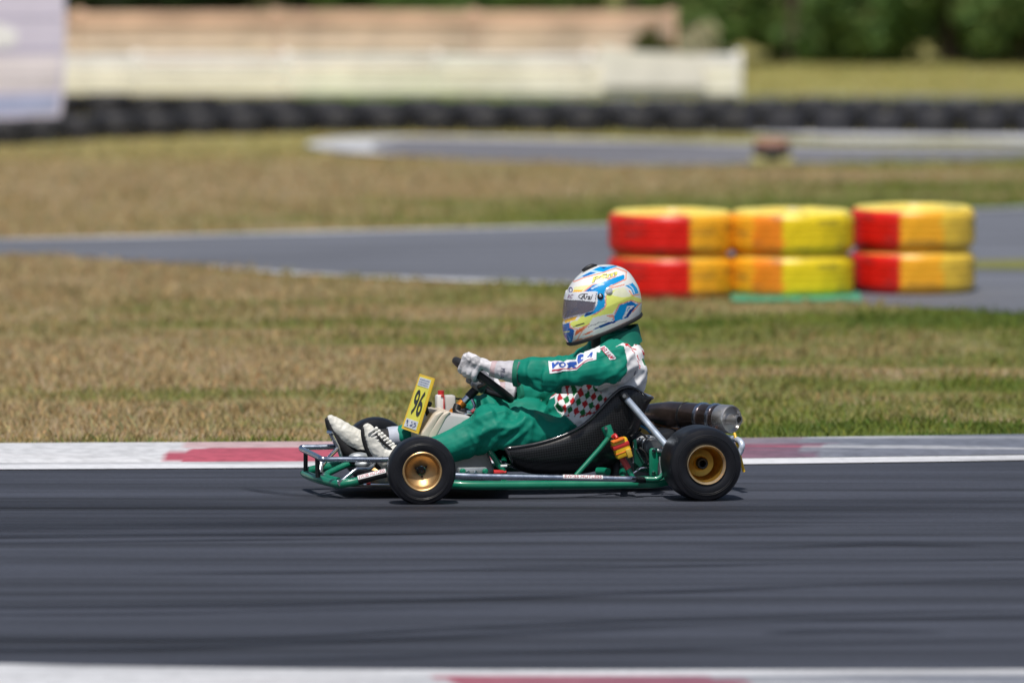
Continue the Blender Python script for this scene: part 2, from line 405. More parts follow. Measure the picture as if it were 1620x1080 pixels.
# painted kerbs: raised concrete, alternate red and white lengths
m_kerb = None
def kerb(name, front, depth, bounds, flip=False, h=.045, seed=0):
    global m_kerb
    if m_kerb is None:
        m, nt, b = newmat('kerb_paint')
        a = nt.nodes.new('ShaderNodeAttribute'); a.attribute_name = 'paint'
        n1 = noisen(nt, (.45, 3.5, 1), 0, 6, (4, 4, 0), .65); n2 = noisen(nt, (18, 18, 18), 0, 4); n3 = noisen(nt, (.35, 5, 1), math.radians(3), 5, (9, 1, 0), .6)
        sx = nt.nodes.new('ShaderNodeSeparateXYZ'); gg = nt.nodes.new('ShaderNodeNewGeometry'); nt.links.new(gg.outputs['Position'], sx.inputs[0])
        k2 = ramp(nt, n2, [(.32, .75), (.6, 1)])
        c = mix(nt, ramp(nt, n1, [(.55, 0), (.72, .55)]), a.outputs['Color'], (.60, .54, .54))
        soil = mathn(nt, 'MULTIPLY', ramp(nt, n3, [(.30, 0), (.47, .9)]), ramp(nt, mathn(nt, 'ADD', mathn(nt, 'MULTIPLY', sx.outputs[0], .2), .45), [(.3, .12), (.72, 1)]))
        c = mix(nt, soil, c, (.10, .115, .16)); c = mix(nt, 1, c, k2, 'MULTIPLY')
        nt.links.new(c, b.inputs['Base Color']); b.inputs['Roughness'].default_value = .62; m_kerb = m
    P = edge(front, ext=30); D = []
    S = [P[0]]
    for p, q in zip(P[:-1], P[1:]):
        n = max(1, int((q-p).length/.03)) if abs(p.x) < 12 and abs(q.x) < 12 else max(1, int((q-p).length/.25))
        S += [p+(q-p)*(i+1)/n for i in range(n)]
    prof = [(0, .006), (.04, .016), (.3*depth, h*.75), (.52*depth, h), (.57*depth, h), (.62*depth, h), (depth, h*1.05), (depth+.03, -.02)]
    s = -1 if flip else 1; V = []; C = []
    nr = len(prof)
    W_, R_, PK = (.70, .71, .73), (.50, .085, .125), (.62, .43, .44)
    for k, p in enumerate(S):
        px = CW + FPX*p.x/(45+p.y)
        for i, (d, z) in enumerate(prof):
            V.append((p.x, p.y+s*d, z))
            jit = 30*(noise.noise(Vector((seed+d*9, k*.0, 3)))) + 60*noise.noise(Vector((p.x*2.3, d*14, seed))) + 24*noise.noise(Vector((p.x*9, d*40, seed)))
            xx = px+jit; red = any(b0 < xx < b1 for b0, b1 in bounds)
            c = W_
            if red: c = R_ if i <= 4 else PK
            C.append((*c, 1))
    F = [(k*nr+i, (k+1)*nr+i, (k+1)*nr+i+1, k*nr+i+1) for k in range(len(S)-1) for i in range(nr-1)]
    mb = MB().add(V, F); me = mb.mesh(name, m_kerb, smooth=True, recalc=True); set_cols(me, C)
    o = link(name, me); structure(o); return o
kf = [(x, y-10) for x, y in KF]
kerb('kerb', kf, .70, [(-3100, -2000), (-1000, -950), (275, 1280), (2300, 3300)], seed=1, h=.03)
kerb('kerb', off(KN, 13, 10), 1.1, [(-1900, -900), (705, 1150), (2200, 3200)], flip=True, seed=5, h=.03)

# rubber laid on the tarmac, plus one strip of painted kart shadow
m_rub_shadow, nt, b = newmat('rubber_and_shadow')
a = nt.nodes.new('ShaderNodeAttribute'); a.attribute_name = 'paint'
n1 = noisen(nt, (.5, 8, 1), 0, 4, (2, 3, 0)); b.inputs['Base Color'].default_value = (.022, .024, .034, 1); b.inputs['Roughness'].default_value = .62
al = mathn(nt, 'MULTIPLY', a.outputs['Fac'], ramp(nt, n1, [(.3, .25), (.6, 1)])); nt.links.new(al, b.inputs['Alpha'])
tm = MB(); tc_ = []
def mark(pts, wpx, strength=.8):
    P = [G(x, y, .009) for x, y in smoothline(pts, 10)]; n = len(P); wm = wpx/415/.083/2
    V = []; o = 0
    for i, p in enumerate(P):
        e = min(1, 4*i/n, 4*(n-1-i)/n)
        for f, a_ in ((-1, 0), (-.4, 1), (.4, 1), (1, 0)): V.append((p.x, p.y+f*wm, .009+len(tc_)*1e-7)); tc_.append(strength*a_*e)
    tm.add(V, [(4*i+k, 4*i+k+1, 4*i+k+5, 4*i+k+4) for i in range(n-1) for k in range(3)])
mark([(-500, 852), (0, 847), (500, 843), (810, 838), (1300, 829)], 7, .85)
mark([(-400, 858), (0, 857), (300, 853), (640, 848)], 4, .6)
mark([(-300, 834), (100, 832), (480, 826), (800, 815)], 14, .45)
mark([(-500, 1010), (0, 1009), (400, 1007), (700, 993), (1100, 976), (1700, 960)], 6, .7)
mark([(-500, 1030), (0, 1027), (300, 1021), (700, 1005), (1100, 990)], 7, .8)
mark([(-300, 960), (0, 959), (400, 955), (560, 951), (900, 940), (1400, 921), (2000, 900)], 6, .65)
mark([(-200, 972), (200, 969), (480, 963), (810, 958)], 5, .5)
mark([(200, 1048), (500, 1041), (800, 1032), (1200, 1020), (1900, 1003)], 6, .6)
mark([(700, 998), (1100, 985), (1400, 978), (1900, 966)], 5, .6)
mark([(1100, 865), (1250, 864), (1400, 858), (1560, 862)], 8, .5)
mark([(650, 902), (1000, 895), (1400, 886), (2000, 876)], 4, .5)
mark([(1200, 1000), (1340, 996), (1500, 998)], 7, .6)
mark([(200, 906), (600, 902), (1000, 890)], 4, .45)
mark([(-500, 832), (0, 826), (810, 818), (1300, 806), (2000, 790)], 44, .34)
mark([(-500, 800), (0, 798), (500, 800), (900, 804)], 16, .3)
mark([(380, 770), (420, 776), (470, 781), (560, 785)], 6, .5)  # kart's shadow left of the nose, painted as a dark strip
me = tm.mesh('tyre_and_shadow_marks', m_rub_shadow, smooth=False, recalc=False)
c = np.array(tc_); set_cols(me, np.stack([c, c, c, np.ones_like(c)], 1)); structure(link('tyre_and_shadow_marks', me))
mark_o = None

# ------------------------------------------------------------------ standing grass blades
m_blade = grass_mat('grass_blade', True)
def blades(name, xr, far, near, n, hh, ww, seed, skip=()):
    r = np.random.default_rng(seed)
    fx, fy = zip(*far); nx_, ny_ = zip(*near)
    y0 = G(0, max(ny_)).y; y1 = G(0, min(fy)).y
    X = r.uniform(*xr, n*2); Y = r.uniform(y0, y1, n*2)
    q = np.stack([X-CAM.x, Y-CAM.y, np.zeros_like(X)-CAM.z], 1) @ np.array(CR)
    px = CW+FPX*q[:, 0]/-q[:, 2]; py = CH-FPX*q[:, 1]/-q[:, 2]
    ok = (py > np.interp(px, fx, fy)+1.5) & (py < np.interp(px, nx_, ny_)-.5)
    for s_f, s_n in skip: ok &= ~((py > np.interp(px, *zip(*s_f), left=0, right=0)) & (py < np.interp(px, *zip(*s_n), left=-1, right=-1)))
    X, Y = X[ok][:n], Y[ok][:n]; n = len(X)
    # tufts: blades gather and vary in height
    cl = np.array([noise.noise(Vector((x*2.1, y*2.1, seed))) + .6*noise.noise(Vector((x*7, y*7, seed))) for x, y in zip(X, Y)])
    h = hh*(.45+.9*r.random(n))*(1+.75*cl); h = np.clip(h, hh*.2, hh*2.4)
    az = r.uniform(0, 2*PI, n); ln = h*r.uniform(.1, .9, n); la = r.uniform(0, 2*PI, n); wd = ww*(.6+.8*r.random(n))
    dx, dy = np.cos(az)*wd, np.sin(az)*wd; lx, ly = np.cos(la)*ln, np.sin(la)*ln
    P = np.empty((n, 4, 3)); z = np.zeros(n)
    P[:, 0] = np.stack([X-dx, Y-dy, z-.003], 1); P[:, 1] = np.stack([X+dx, Y+dy, z-.003], 1)
    P[:, 2] = np.stack([X+dx*.6+lx*.4, Y+dy*.6+ly*.4, h*.6], 1); P[:, 3] = np.stack([X+lx, Y+ly, h], 1)
    me = bpy.data.meshes.new(name); me.vertices.add(4*n); me.vertices.foreach_set('co', P.astype(np.float32).ravel())
    i = np.arange(n)*4; T = np.stack([i, i+1, i+2, i, i+2, i+3], 1).ravel()
    me.loops.add(6*n); me.loops.foreach_set('vertex_index', T.astype(np.int32)); me.polygons.add(2*n)
    me.polygons.foreach_set('loop_start', np.arange(2*n, dtype=np.int32)*3); me.update(calc_edges=True); me.validate()
    t = (.85+.5*r.random(n)); g = 1+.12*r.standard_normal(n)
    c = np.repeat(np.stack([t*1.05*g, t*1.08, t*.9, np.ones(n)], 1), 4, 0); set_cols(me, c, 'tint')
    me.materials.append(m_blade); o = link(name, me); o['kind'] = 'stuff'; return o
KB = [(x, y-35) for x, y in KF]
g1 = blades('grass', (-7.5, 7.5), T2N, KB, 260000, .030, .0035, 1); tag(g1, 'dry straw and green grass between kerb and return track', 'grass', kind='stuff')
g2 = blades('grass', (-8, 8), [(-2500, 232), (482, 232)]+T3N+[(2400, 250)], [(-2500, 390)]+T2F+[(2500, 300)], 105000, .028, .005, 2); tag(g2, 'brown mown grass between the two far tracks', 'grass', kind='stuff')
g3 = blades('grass', (-9, 9), [(-2500, 100), (3500, 100)], [(-2500, 232), (482, 229)]+[(x, y) for x, y in T3F[2:]]+[(2500, 236)], 90000, .020, .007, 3, [([(1010, 206), (1180, 206), (1320, 210), (1620, 212), (2300, 214)], [(1010, 213), (1180, 217), (1320, 226), (1400, 228), (1620, 231), (2300, 234)])]); tag(g3, 'yellow meadow grass round the tyre wall', 'grass', kind='stuff')
g3.data = g3.data

# ------------------------------------------------------------------ painted tyre barrier
m_pt = mat('painted_rubber', (1, 1, 1), .42, attr='paint', var=.10, scale=14, bump=.25, bscale=45)
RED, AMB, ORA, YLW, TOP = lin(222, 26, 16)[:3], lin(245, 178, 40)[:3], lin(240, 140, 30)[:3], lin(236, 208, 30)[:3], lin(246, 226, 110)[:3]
def tyre_profile(R, H, grooves=4, hole=.52):
    p = [(R*hole, H*.16), (R*.58, H*.03), (R*.75, 0), (R*.90, H*.02), (R*.965, H*.09), (R*.985, H*.17)]
    z0, z1 = H*.2, H*.8; n = grooves; w = (z1-z0)/n
    for k in range(n):
        a = z0+k*w; p += [(R*.978, a), (R*1.0, a+w*.14), (R*1.0, a+w*.86), (R*.978, a+w)]
    return p+[(R*.985, H*.83), (R*.965, H*.91), (R*.90, H*.98), (R*.75, H), (R*.58, H*.97), (R*hole, H*.84)]
def painted_tyre(px, base, layer, cuts, label, R=.301, H=.208):
    c = G(px, base); c = Vector((c.x, c.y+R, layer*H*1.0))
    mb = MB().lathe(tyre_profile(R, H), (0, 0, 0), (0, 0, 1), 96, closed=True)
    me = mb.mesh('painted_tyre', m_pt); V = mverts(me); cols = np.ones((len(V), 4))
    X = V[:, 0]/R + np.array([.07*noise.noise(Vector((v[2]*14, v[0]*9, px))) for v in V])
    for x0, colr in cuts: cols[X >= x0, :3] = colr
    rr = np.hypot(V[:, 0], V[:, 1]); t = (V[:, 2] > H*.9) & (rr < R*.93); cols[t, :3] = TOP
    nz = np.array([noise.noise(Vector((v[0]*8, v[1]*8, v[2]*40+px))) for v in V])
    dirt = nz > .36; cols[dirt, :3] = cols[dirt, :3]*.55+.02
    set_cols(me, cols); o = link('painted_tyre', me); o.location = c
    o.rotation_euler.z = 0; return tag(o, label, 'tyre', 'red and yellow tyre barrier')
A_ = [(-2, RED), (.30, AMB)]; B_ = [(-2, AMB), (-.62, ORA), (-.16, YLW)]; C_ = [(-2, RED), (-.22, AMB), (.45, lin(238, 200, 70)[:3])]
for layer, wd in ((0, 'lower'), (1, 'upper')):
    painted_tyre(1063, 476, layer, A_, wd+' red tyre with amber end, nearest the driver helmet')
    painted_tyre(1254, 475, layer, B_, wd+' amber and lemon yellow tyre in the middle of the barrier')
    painted_tyre(1447, 468, layer, C_, wd+' red and amber tyre at the right end of the barrier')
mb = MB(); c = G(1254, 479); mb.box((c.x+.02, c.y+.27, .012), (.62, .55, .016), bev=.004)
tag(mb.obj('ground_mat', mat('green_plastic', (.05, .32, .20), .5)), 'thin green plastic mat under the middle of the tyre barrier', 'mat')

# ------------------------------------------------------------------ black tyre wall
m_blk = mat('old_rubber', (.022, .022, .027), .6, var=.4, scale=9, bump=.2, bscale=50)
tyre_me = MB().lathe(tyre_profile(.150, .142, 3, .5), (0, 0, 0), (0, 0, 1), 40, closed=True).mesh('wall_tyre', m_blk)
def wall_row(line, label, group, dx, lay=1, dark=0):
    P = edge(line, ext=0); ln = [0]
    for p, q in zip(P[:-1], P[1:]): ln.append(ln[-1]+(q-p).length)
    s = .16
    while s < ln[-1]:
        x = np.interp(s, ln, [p.x for p in P]); y = np.interp(s, ln, [p.y for p in P])
        o = link('wall_tyre', tyre_me); o.location = (x, y+.15+random.uniform(-.02, .02), 0); sc = random.uniform(.95, 1.06)
        o.rotation_euler = (0, 0, random.uniform(0, 6)); o.scale = (1, 1, sc)
        tag(o, label, 'tyre', group); s += .302
wall_row([(-220, 247), (0, 231), (150, 223), (300, 217), (450, 213), (600, 211), (800, 211.5), (1000, 212), (1200, 213), (1400, 214), (1620, 215), (1800, 217)],
         'black tyre lying flat in the front row of the tyre wall', 'front row of the black tyre wall', 0)
wall_row([(-100, 186), (200, 188), (350, 192), (480, 196), (600, 196), (800, 197), (1000, 196), (1300, 195), (1620, 196), (1800, 197)],
         'black tyre lying flat in the back row of the tyre wall', 'back row of the black tyre wall', 1)

# ------------------------------------------------------------------ trackside marker on the hairpin
c = G(1222, 262); mk = empty('track_marker', Matrix.Translation((c.x, c.y+.12, 0)) @ Matrix.Scale(.8, 4))
tag(mk, 'small marker stack with pale yellow base and red top by the hairpin', 'marker')
MB().box((0, 0, .03), (.30, .22, .052), bev=.012).obj('base', mat('pale_yellow', lin(190, 182, 130), .7), mk)
MB().lathe(tyre_profile(.135, .075, 2, .5), (0, 0, .0561), (0, 0, 1), 40, closed=True).obj('tyre', m_blk, mk)
MB().lathe([(0, .131), (.12, .131), (.13, .14), (.12, .175), (.09, .18), (0, .18)], (0, 0, 0), (0, 0, 1), 40).obj('cap', mat('faded_red', lin(165, 120, 105), .7), mk)

# ------------------------------------------------------------------ low fences
def sc_at(Y): return FPX/(Y+45)
m_tan = [mat('tan_board_%s' % n, lin(*c_), .8, var=.25, scale=3, bump=.3, bscale=40) for n, c_ in (('a', (222, 186, 158)), ('b', (214, 190, 166)), ('c', (230, 210, 188)))]
m_crm = [mat('cream_slat_%s' % n, lin(*c_), .6, var=.12, scale=4) for n, c_ in (('a', (250, 246, 238)), ('b', (250, 244, 220)), ('c', (252, 246, 224)))]
def fence(name, label, x0, x1, base_px, rows, mats_, thick, postw, top, dep, seg):
    Y = G(600, base_px).y + dep; s = sc_at(Y); X = lambda p: (p-CW)/s
    zof = lambda py: G(600, base_px).z + (base_px - dep*0 - py)/s
    r = empty(name, Matrix.Translation((X((x0+x1)/2), Y, 0))); tag(r, label, 'fence')
    zg = proj(Vector((0, Y, 0)))[1]; Z = lambda py: (zg-py)/s; xc = X((x0+x1)/2)
    n = max(1, int((x1-x0)/seg)); k = 0
    for y0, y1 in rows:
        mb = MB(); h = Z(y0)-Z(y1)
        for i in range(n):
            a, b_ = X(x0+(x1-x0)*i/n)+.004, X(x0+(x1-x0)*(i+1)/n)-.004
            t = random.uniform(-.004, .004)
            mb.box(((a+b_)/2-xc, random.uniform(-.004, .004), (Z(y0)+Z(y1))/2+t), (b_-a, thick, h), Matrix.Rotation(random.uniform(-.004, .004), 3, 'Y'), bev=.004)
        mb.obj('board' if thick > .02 else 'slat', mats_[k % len(mats_)], r); k += 1
    for i in range(n+1):
        x = X(x0+(x1-x0)*i/n)-xc
        MB().box((x, thick/2+postw/2+.006, Z(top)/2), (postw, postw, Z(top)+.02), bev=.006).obj('post', mats_[0], r)
    return r
fence('cream_fence', 'low cream slatted fence with thin gaps behind the tyre wall', -500, 1168, 152,
      [(86, 96), (97.5, 104.5), (106, 117), (118.2, 127.5), (128.5, 137.5), (138.5, 149)], [m_crm[0], m_crm[0], m_crm[1], m_crm[2], m_crm[1], m_crm[2]], .016, .05, 84, 0, 235)
fence('plank_fence', 'tan fence of three wide planks above the cream fence', -500, 1062, 146,
      [(19, 41), (43, 61), (63.5, 83), (88, 120)], [m_tan[0], m_tan[1], m_tan[2]], .03, .07, 18, .5, 300)
# white sheet hung over the end of the fence
Yp = G(600, 152).y-.06; s = sc_at(Yp); zg = proj(Vector((0, Yp, 0)))[1]
mb = MB(); n1, n2 = 40, 24; V = []
for side in (0, 1):
    for j in range(n2+1):
        for i in range(n1+1):
            u, v = i/n1, j/n2; px = 950+165*u; py = 72+16*u*u+(66-16*u*u)*v+6*math.sin(u*5)*(1-v)+(12*u*u*(1-v))
            V.append(((px-CW)/s, Yp-.004*math.sin(u*17+v)*(.3+v)-.012*side, (zg-py)/s))
q = (n1+1)*(n2+1)
F = [(j*(n1+1)+i, j*(n1+1)+i+1, (j+1)*(n1+1)+i+1, (j+1)*(n1+1)+i) for j in range(n2) for i in range(n1)]
mb.add(V, F+[tuple(k+q for k in f)[::-1] for f in F])
tag(mb.obj('white_sheet', mat('white_cloth', lin(236, 230, 214), .85, var=.08, scale=5)), 'white cloth sheet hung over the right end of the fence', 'sheet')

# ------------------------------------------------------------------ white banner at the left edge
Yb = G(50, 214).y; s = sc_at(Yb); zg = proj(Vector((0, Yb, 0)))[1]
bn = empty('banner', Matrix.Translation(((20-CW)/s, Yb, 0))); tag(bn, 'pale lilac and white banner standing before the tyre wall', 'banner')
def bx_(px): return (px-20)/s
def bz_(py): return (zg-py)/s
out = [(-130, 204), (40, 207), (78, 202), (94, 185), (101, 120), (100, -40), (60, -260), (-20, -380), (-130, -420)]
out = smoothline(out+[out[0]], 5)[:-1]
mb = MB().prism([(bx_(a_), bz_(b_)) for a_, b_ in out], -.006, .006); 
mb.obj('banner_cloth', mat('lilac_cloth', lin(214, 208, 226), .8, var=.05, scale=3), bn)
def patch(poly, m): MB().prism([(bx_(a_), bz_(b_)) for a_, b_ in poly], -.0095, -.0065).obj('printed_panel', m, bn)
patch([(-100, 75), (-100, 28), (0, 38), (26, 48), (26, 68), (10, 76)], mat('print_white', lin(240, 240, 240), .7))
patch([(-120, 150), (-120, 92), (96, 88), (92, 140)], mat('print_cream', lin(230, 222, 226), .7, var=.08, scale=6))
patch([(-120, 182), (-120, 155), (92, 150), (88, 178)], mat('print_blue', lin(168, 176, 208), .7, var=.1, scale=6))
for yy in (28, 80, 120, 133): patch([(-120, yy+1.6), (-120, yy), (97, yy-1), (97, yy+.6)], mat('print_lilac', lin(150, 146, 176), .7))
MB().tube([(bx_(-20), .02, 0), (bx_(-20), .02, 1.5), (bx_(-20), .02, bz_(-385))], .012).obj('pole', mat('grey_pole', (.25, .25, .27), .4, .6), bn)
MB().box((bx_(-20), .02, .012), (.5, .36, .022), bev=.006).obj('base', mat('grey_pole', (.25, .25, .27)), bn)

# ------------------------------------------------------------------ hedge, shrubs, trees
def leafmat(name, c0, c1):
    m, nt, b = newmat(name); a = nt.nodes.new('ShaderNodeAttribute'); a.attribute_name = 'tint'
    n = noisen(nt, (3, 3, 3), 0, 3); c = mix(nt, ramp(nt, n, [(.35, 0), (.65, 1)]), c0, c1); c = mix(nt, 1, c, a.outputs['Color'], 'MULTIPLY')
    nt.links.new(c, b.inputs['Base Color']); b.inputs['Roughness'].default_value = .55; b.inputs['Specular IOR Level'].default_value = .3
    tr = nt.nodes.new('ShaderNodeBsdfTranslucent'); nt.links.new(c, tr.inputs[0]); ms = nt.nodes.new('ShaderNodeMixShader'); ms.inputs[0].default_value = .5
    out = [x for x in nt.nodes if x.type == 'OUTPUT_MATERIAL'][0]
    nt.links.new(b.outputs[0], ms.inputs[1]); nt.links.new(tr.outputs[0], ms.inputs[2]); nt.links.new(ms.outputs[0], out.inputs[0]); return m
def leaves(name, clumps, n, size, m, seed):
    r = np.random.default_rng(seed); k = len(clumps); C = np.array([c[0] for c in clumps]); R = np.array([c[1] for c in clumps])
    w_ = (R.prod(1))**.7; idx = r.choice(k, n, p=w_/w_.sum()); d = r.standard_normal((n, 3)); d /= np.linalg.norm(d, axis=1)[:, None]
    P = C[idx]+d*R[idx]*(r.random(n)**.28)[:, None]
    P = P[P[:, 2] > .02]; n = len(P); idx = idx[:n]
    a = r.standard_normal((n, 3)); a /= np.linalg.norm(a, axis=1)[:, None]; b_ = np.cross(a, r.standard_normal((n, 3))); b_ /= np.linalg.norm(b_, axis=1)[:, None]
    s = size*(.5+r.random(n))[:, None]; Q = np.stack([P-a*s, P+b_*s*.45, P+a*s, P-b_*s*.45], 1)
    me = bpy.data.meshes.new(name); me.vertices.add(4*n); me.vertices.foreach_set('co', Q.astype(np.float32).ravel())
    me.loops.add(4*n); me.loops.foreach_set('vertex_index', np.arange(4*n, dtype=np.int32)); me.polygons.add(n)
    me.polygons.foreach_set('loop_start', np.arange(n, dtype=np.int32)*4); me.update(calc_edges=True)
    t = (.65+.7*r.random(n)); c = np.repeat(np.stack([t*(1+.1*r.standard_normal(n)), t, t*.9, np.ones(n)], 1), 4, 0); set_cols(me, c, 'tint')
    me.materials.append(m); return me
m_bark = mat('bark', (.09, .065, .045), .9, var=.4, scale=12, bump=.5, bscale=40)
m_leaf = [leafmat('hedge_leaf', (.13, .235, .07), (.22, .32, .115)), leafmat('shaded_leaf', (.012, .03, .01), (.035, .065, .02)), leafmat('olive_leaf', (.10, .12, .03), (.15, .16, .05)), leafmat('straw_plume', (.52, .50, .34), (.6, .58, .45))]  # the darkest leaf tone carries tree shade in its colour
def bush(name, label, cat, px, base, wd, ht, n, m, seed, size=.045, group=None, trunk=True, lift=.1):
    c = G(px, base); r_ = random.Random(seed); o = empty(name, Matrix.Translation((c.x, c.y, 0))); tag(o, label, cat, group)
    cl = []
    for i in range(16):
        a = r_.uniform(0, 2*PI); q = r_.random()**.6*wd*.42; z = lift*ht+r_.random()*ht*.85; f = 1-.35*(z/ht)
        cl.append(((math.cos(a)*q*f, math.sin(a)*q*f*.8, z), (wd*r_.uniform(.15, .28), wd*r_.uniform(.15, .25), ht*r_.uniform(.1, .2))))
    link('foliage', leaves('foliage', cl, n, size, m, seed), o)
    if trunk:
        mb = MB()
        mb.tube([(0, 0, -.02), (.02, 0, ht*.3), (-.03, .02, ht*.7)], [.05, .04, .015], 10)
        for i in range(5):
            p = cl[i][0]; mb.tube([(0, 0, ht*.12*i+.05), (p[0]*.5, p[1]*.5, p[2]*.6), p], [.025, .018, .006], 8)
        mb.obj('trunk', m_bark, o)
    return o
for i, px in enumerate((1120, 1250, 1375, 1500, 1625, 1745)):
    bush('hedge_bush', 'dense green bush in the hedge beyond the yellow meadow', 'bush', px, 104-3*(i % 2), 1.05, 2.0, 9000, m_leaf[0], 10+i, group='hedge bushes on the right', lift=.02)
for i, px in enumerate((610, 740, 870, 1000)):
    bush('background_bush', 'mid green bush rising behind the plank fence', 'bush', px, 92, 1.0, 2.0, 6000, m_leaf[0], 30+i, group='bushes behind the fence', lift=.05)
for i, px in enumerate((-160, 20, 180, 330, 480)):
    bush('background_tree', 'dark tree behind the plank fence, shade put into its leaf colour', 'tree', px, 82, 1.1, 2.6, 6000, m_leaf[1], 50+i, group='dark trees behind the fence', lift=.05)
bush('olive_shrub', 'small olive green shrub at the end of the plank fence', 'shrub', 1030, 143, .28, .42, 1500, m_leaf[2], 71, .03, lift=.1)
bush('pale_plume_grass', 'pale plumed shrub beside the end of the plank fence', 'shrub', 1105, 141, .36, .40, 2200, m_leaf[3], 72, .03, lift=.1, trunk=True)
wm = [((x, 38.5+random.uniform(0, 5), random.uniform(.2, 3)), (1.2, 1.0, .9)) for x in np.linspace(-14, 14, 70)]
wo = link('woodland', leaves('woodland', wm, 100000, .075, m_leaf[0], 90)); tag(wo, 'far green woodland behind the hedge and fence', 'woodland', kind='stuff')
# ------------------------------------------------------------------ the kart
GREEN = (.004, .185, .105)
m_green = mat('green_enamel', GREEN, .32, var=.12, scale=12, coat=.5)
m_chrome = mat('chrome', (.72, .74, .78), .16, 1., var=.08, scale=20)
m_blue_chrome = mat('brushed_steel', (.50, .56, .66), .28, 1., var=.1, scale=40)
m_dark = mat('black_steel', (.02, .021, .024), .4, .3, var=.3)
m_alu = mat('cast_aluminium', (.20, .21, .225), .45, .8, var=.25, scale=40, bump=.15)
m_tyre = mat('slick_rubber', (.0075, .008, .0115), .42, var=.15, scale=18, bump=.06, bscale=60, spec=.4)
m_gold = mat('gold_magnesium', (.66, .43, .20), .40, .85, var=.12, scale=25)
m_lip = mat('pale_gold', (.80, .66, .44), .35, .75, var=.1, scale=25)
m_white = mat('white_plastic', (.76, .77, .78), .4, var=.06)
m_red = mat('red_plastic', (.55, .03, .03), .35)
m_yel = mat('yellow_plastic', (.83, .50, .02), .4)
m_gasket = mat('dark_hole', (.006, .006, .006), .8)
m_orange = mat('orange_anodised', (.75, .27, .04), .35, .6)

kart = empty('go_kart', KM)
tag(kart, 'green vintage racing kart with gold wheels, yellow number plate 96 and black exhaust', 'kart')

def tyre_prof(R, Wd, rb, n=9):
    h = Wd/2; p = [(rb*.97, -h*.80), (rb*1.03, -h*.92), (rb*1.16, -h*1.0), ((rb+R)/2, -h*1.05), (R*.93, -h*.96), (R*.975, -h*.82), (R*.993, -h*.55), (R, -h*.2)]
    return p+[(a, -b) for a, b in p[::-1]]
def wheel(name_y, x, y, z, R, Wd, rb, outer, steer=0., rear=False):
    M = Matrix.Translation((x, y, z)) @ Matrix.Rotation(steer, 4, 'Z') @ (Matrix.Rotation(PI, 4, 'Z') if outer < 0 else Matrix.Identity(4))
    h = Wd/2
    if not rear:
        hub = MB().lathe([(0, .030), (.006, .030), (.010, .024), (.010, .016), (.0155, .014), (.016, .006), (.013, .002), (.013, -.05), (0, -.05)], seg=24)
        for k in range(3):
            a = 2*PI*k/3+.4; hub.lathe([(0, .014), (.004, .014), (.004, .004)], (math.cos(a)*.0225, 0, math.sin(a)*.0225), (0, 1, 0), 10)
        hub = hub.obj('wheel', m_dark, kart)
        rim = MB().lathe([(rb*1.10, h*.93), (rb*1.13, h*1.0), (rb*1.09, h*1.03), (rb*1.02, h*.99), (rb*.97, h*.80), (rb*.95, h*.62), (rb*.86, h*.50), (rb*.60, h*.28), (rb*.36, h*.13), (rb*.28, h*.10), (rb*.26, h*.0)], seg=64).obj('rim', m_gold, hub)
        MB().lathe([(rb*.95, h*.5), (rb*.95, -h*.9), (rb*1.10, -h*1.0), (rb*1.12, -h*.95)], seg=64).obj('rim_barrel', m_gold, hub)
    else:
        hub = MB().lathe([(.013, -.10), (.013, .035), (.019, .037), (.022, .03), (.022, -.02), (.030, -.022), (.030, -.04), (0, -.04)], seg=32).obj('wheel', m_dark, kart)
        rim = MB().lathe([(rb*1.00, h*.90), (rb*.95, h*.80), (rb*.93, h*.45), (rb*.88, h*.38), (rb*.86, h*.05), (rb*.78, -h*.12), (rb*.55, -h*.17), (rb*.40, -h*.17), (rb*.40, h*.05), (rb*.34, h*.08), (rb*.33, -h*.3)], seg=64).obj('rim', mat('deep_gold', (.60, .36, .07), .36, .85, var=.1, scale=25), hub)
        MB().lathe([(rb*.99, h*.86), (rb*1.04, h*.97), (rb*1.11, h*1.06), (rb*1.14, h*1.02), (rb*1.10, h*.90)], seg=64).obj('rim_lip', m_lip, hub)
        MB().lathe([(rb*.93, h*.5), (rb*.95, -h*.9), (rb*1.10, -h*1.0)], seg=64).obj('rim_barrel', m_gold, hub)
    t = MB().lathe(tyre_prof(R, Wd, rb), seg=96)
    t.obj('tyre', m_tyre, hub)
    ring = MB()
    for q in (.55, .62): ring.lathe([(rb+(R-rb)*q-.001, h*1.045), (rb+(R-rb)*q, h*1.058), (rb+(R-rb)*q+.001, h*1.045)], seg=96)
    ring.obj('sidewall_ring', mat('worn_rubber', (.016, .017, .022), .5), hub)
    hub.matrix_local = M; return hub
xf = L(668, 743, .50).x; xr = L(1110, 737, .50).x
STEER = math.radians(-6)
RF, RR = .1300, .1425
wheel('front', xf, .475, RF, RF, .125, .066, 1, STEER)
wheel('front', xf, -.475, RF, RF, .125, .066, -1, STEER)
wheel('rear', xr, .485, RR, RR, .21, .066, 1, 0, True)
wheel('rear', xr, -.42, RR, RR, .21, .066, -1, 0, True)
MB().tube([(xr, -.36, RR), (xr, .42, RR)], .0155, 20).obj('rear_axle', m_chrome, kart)

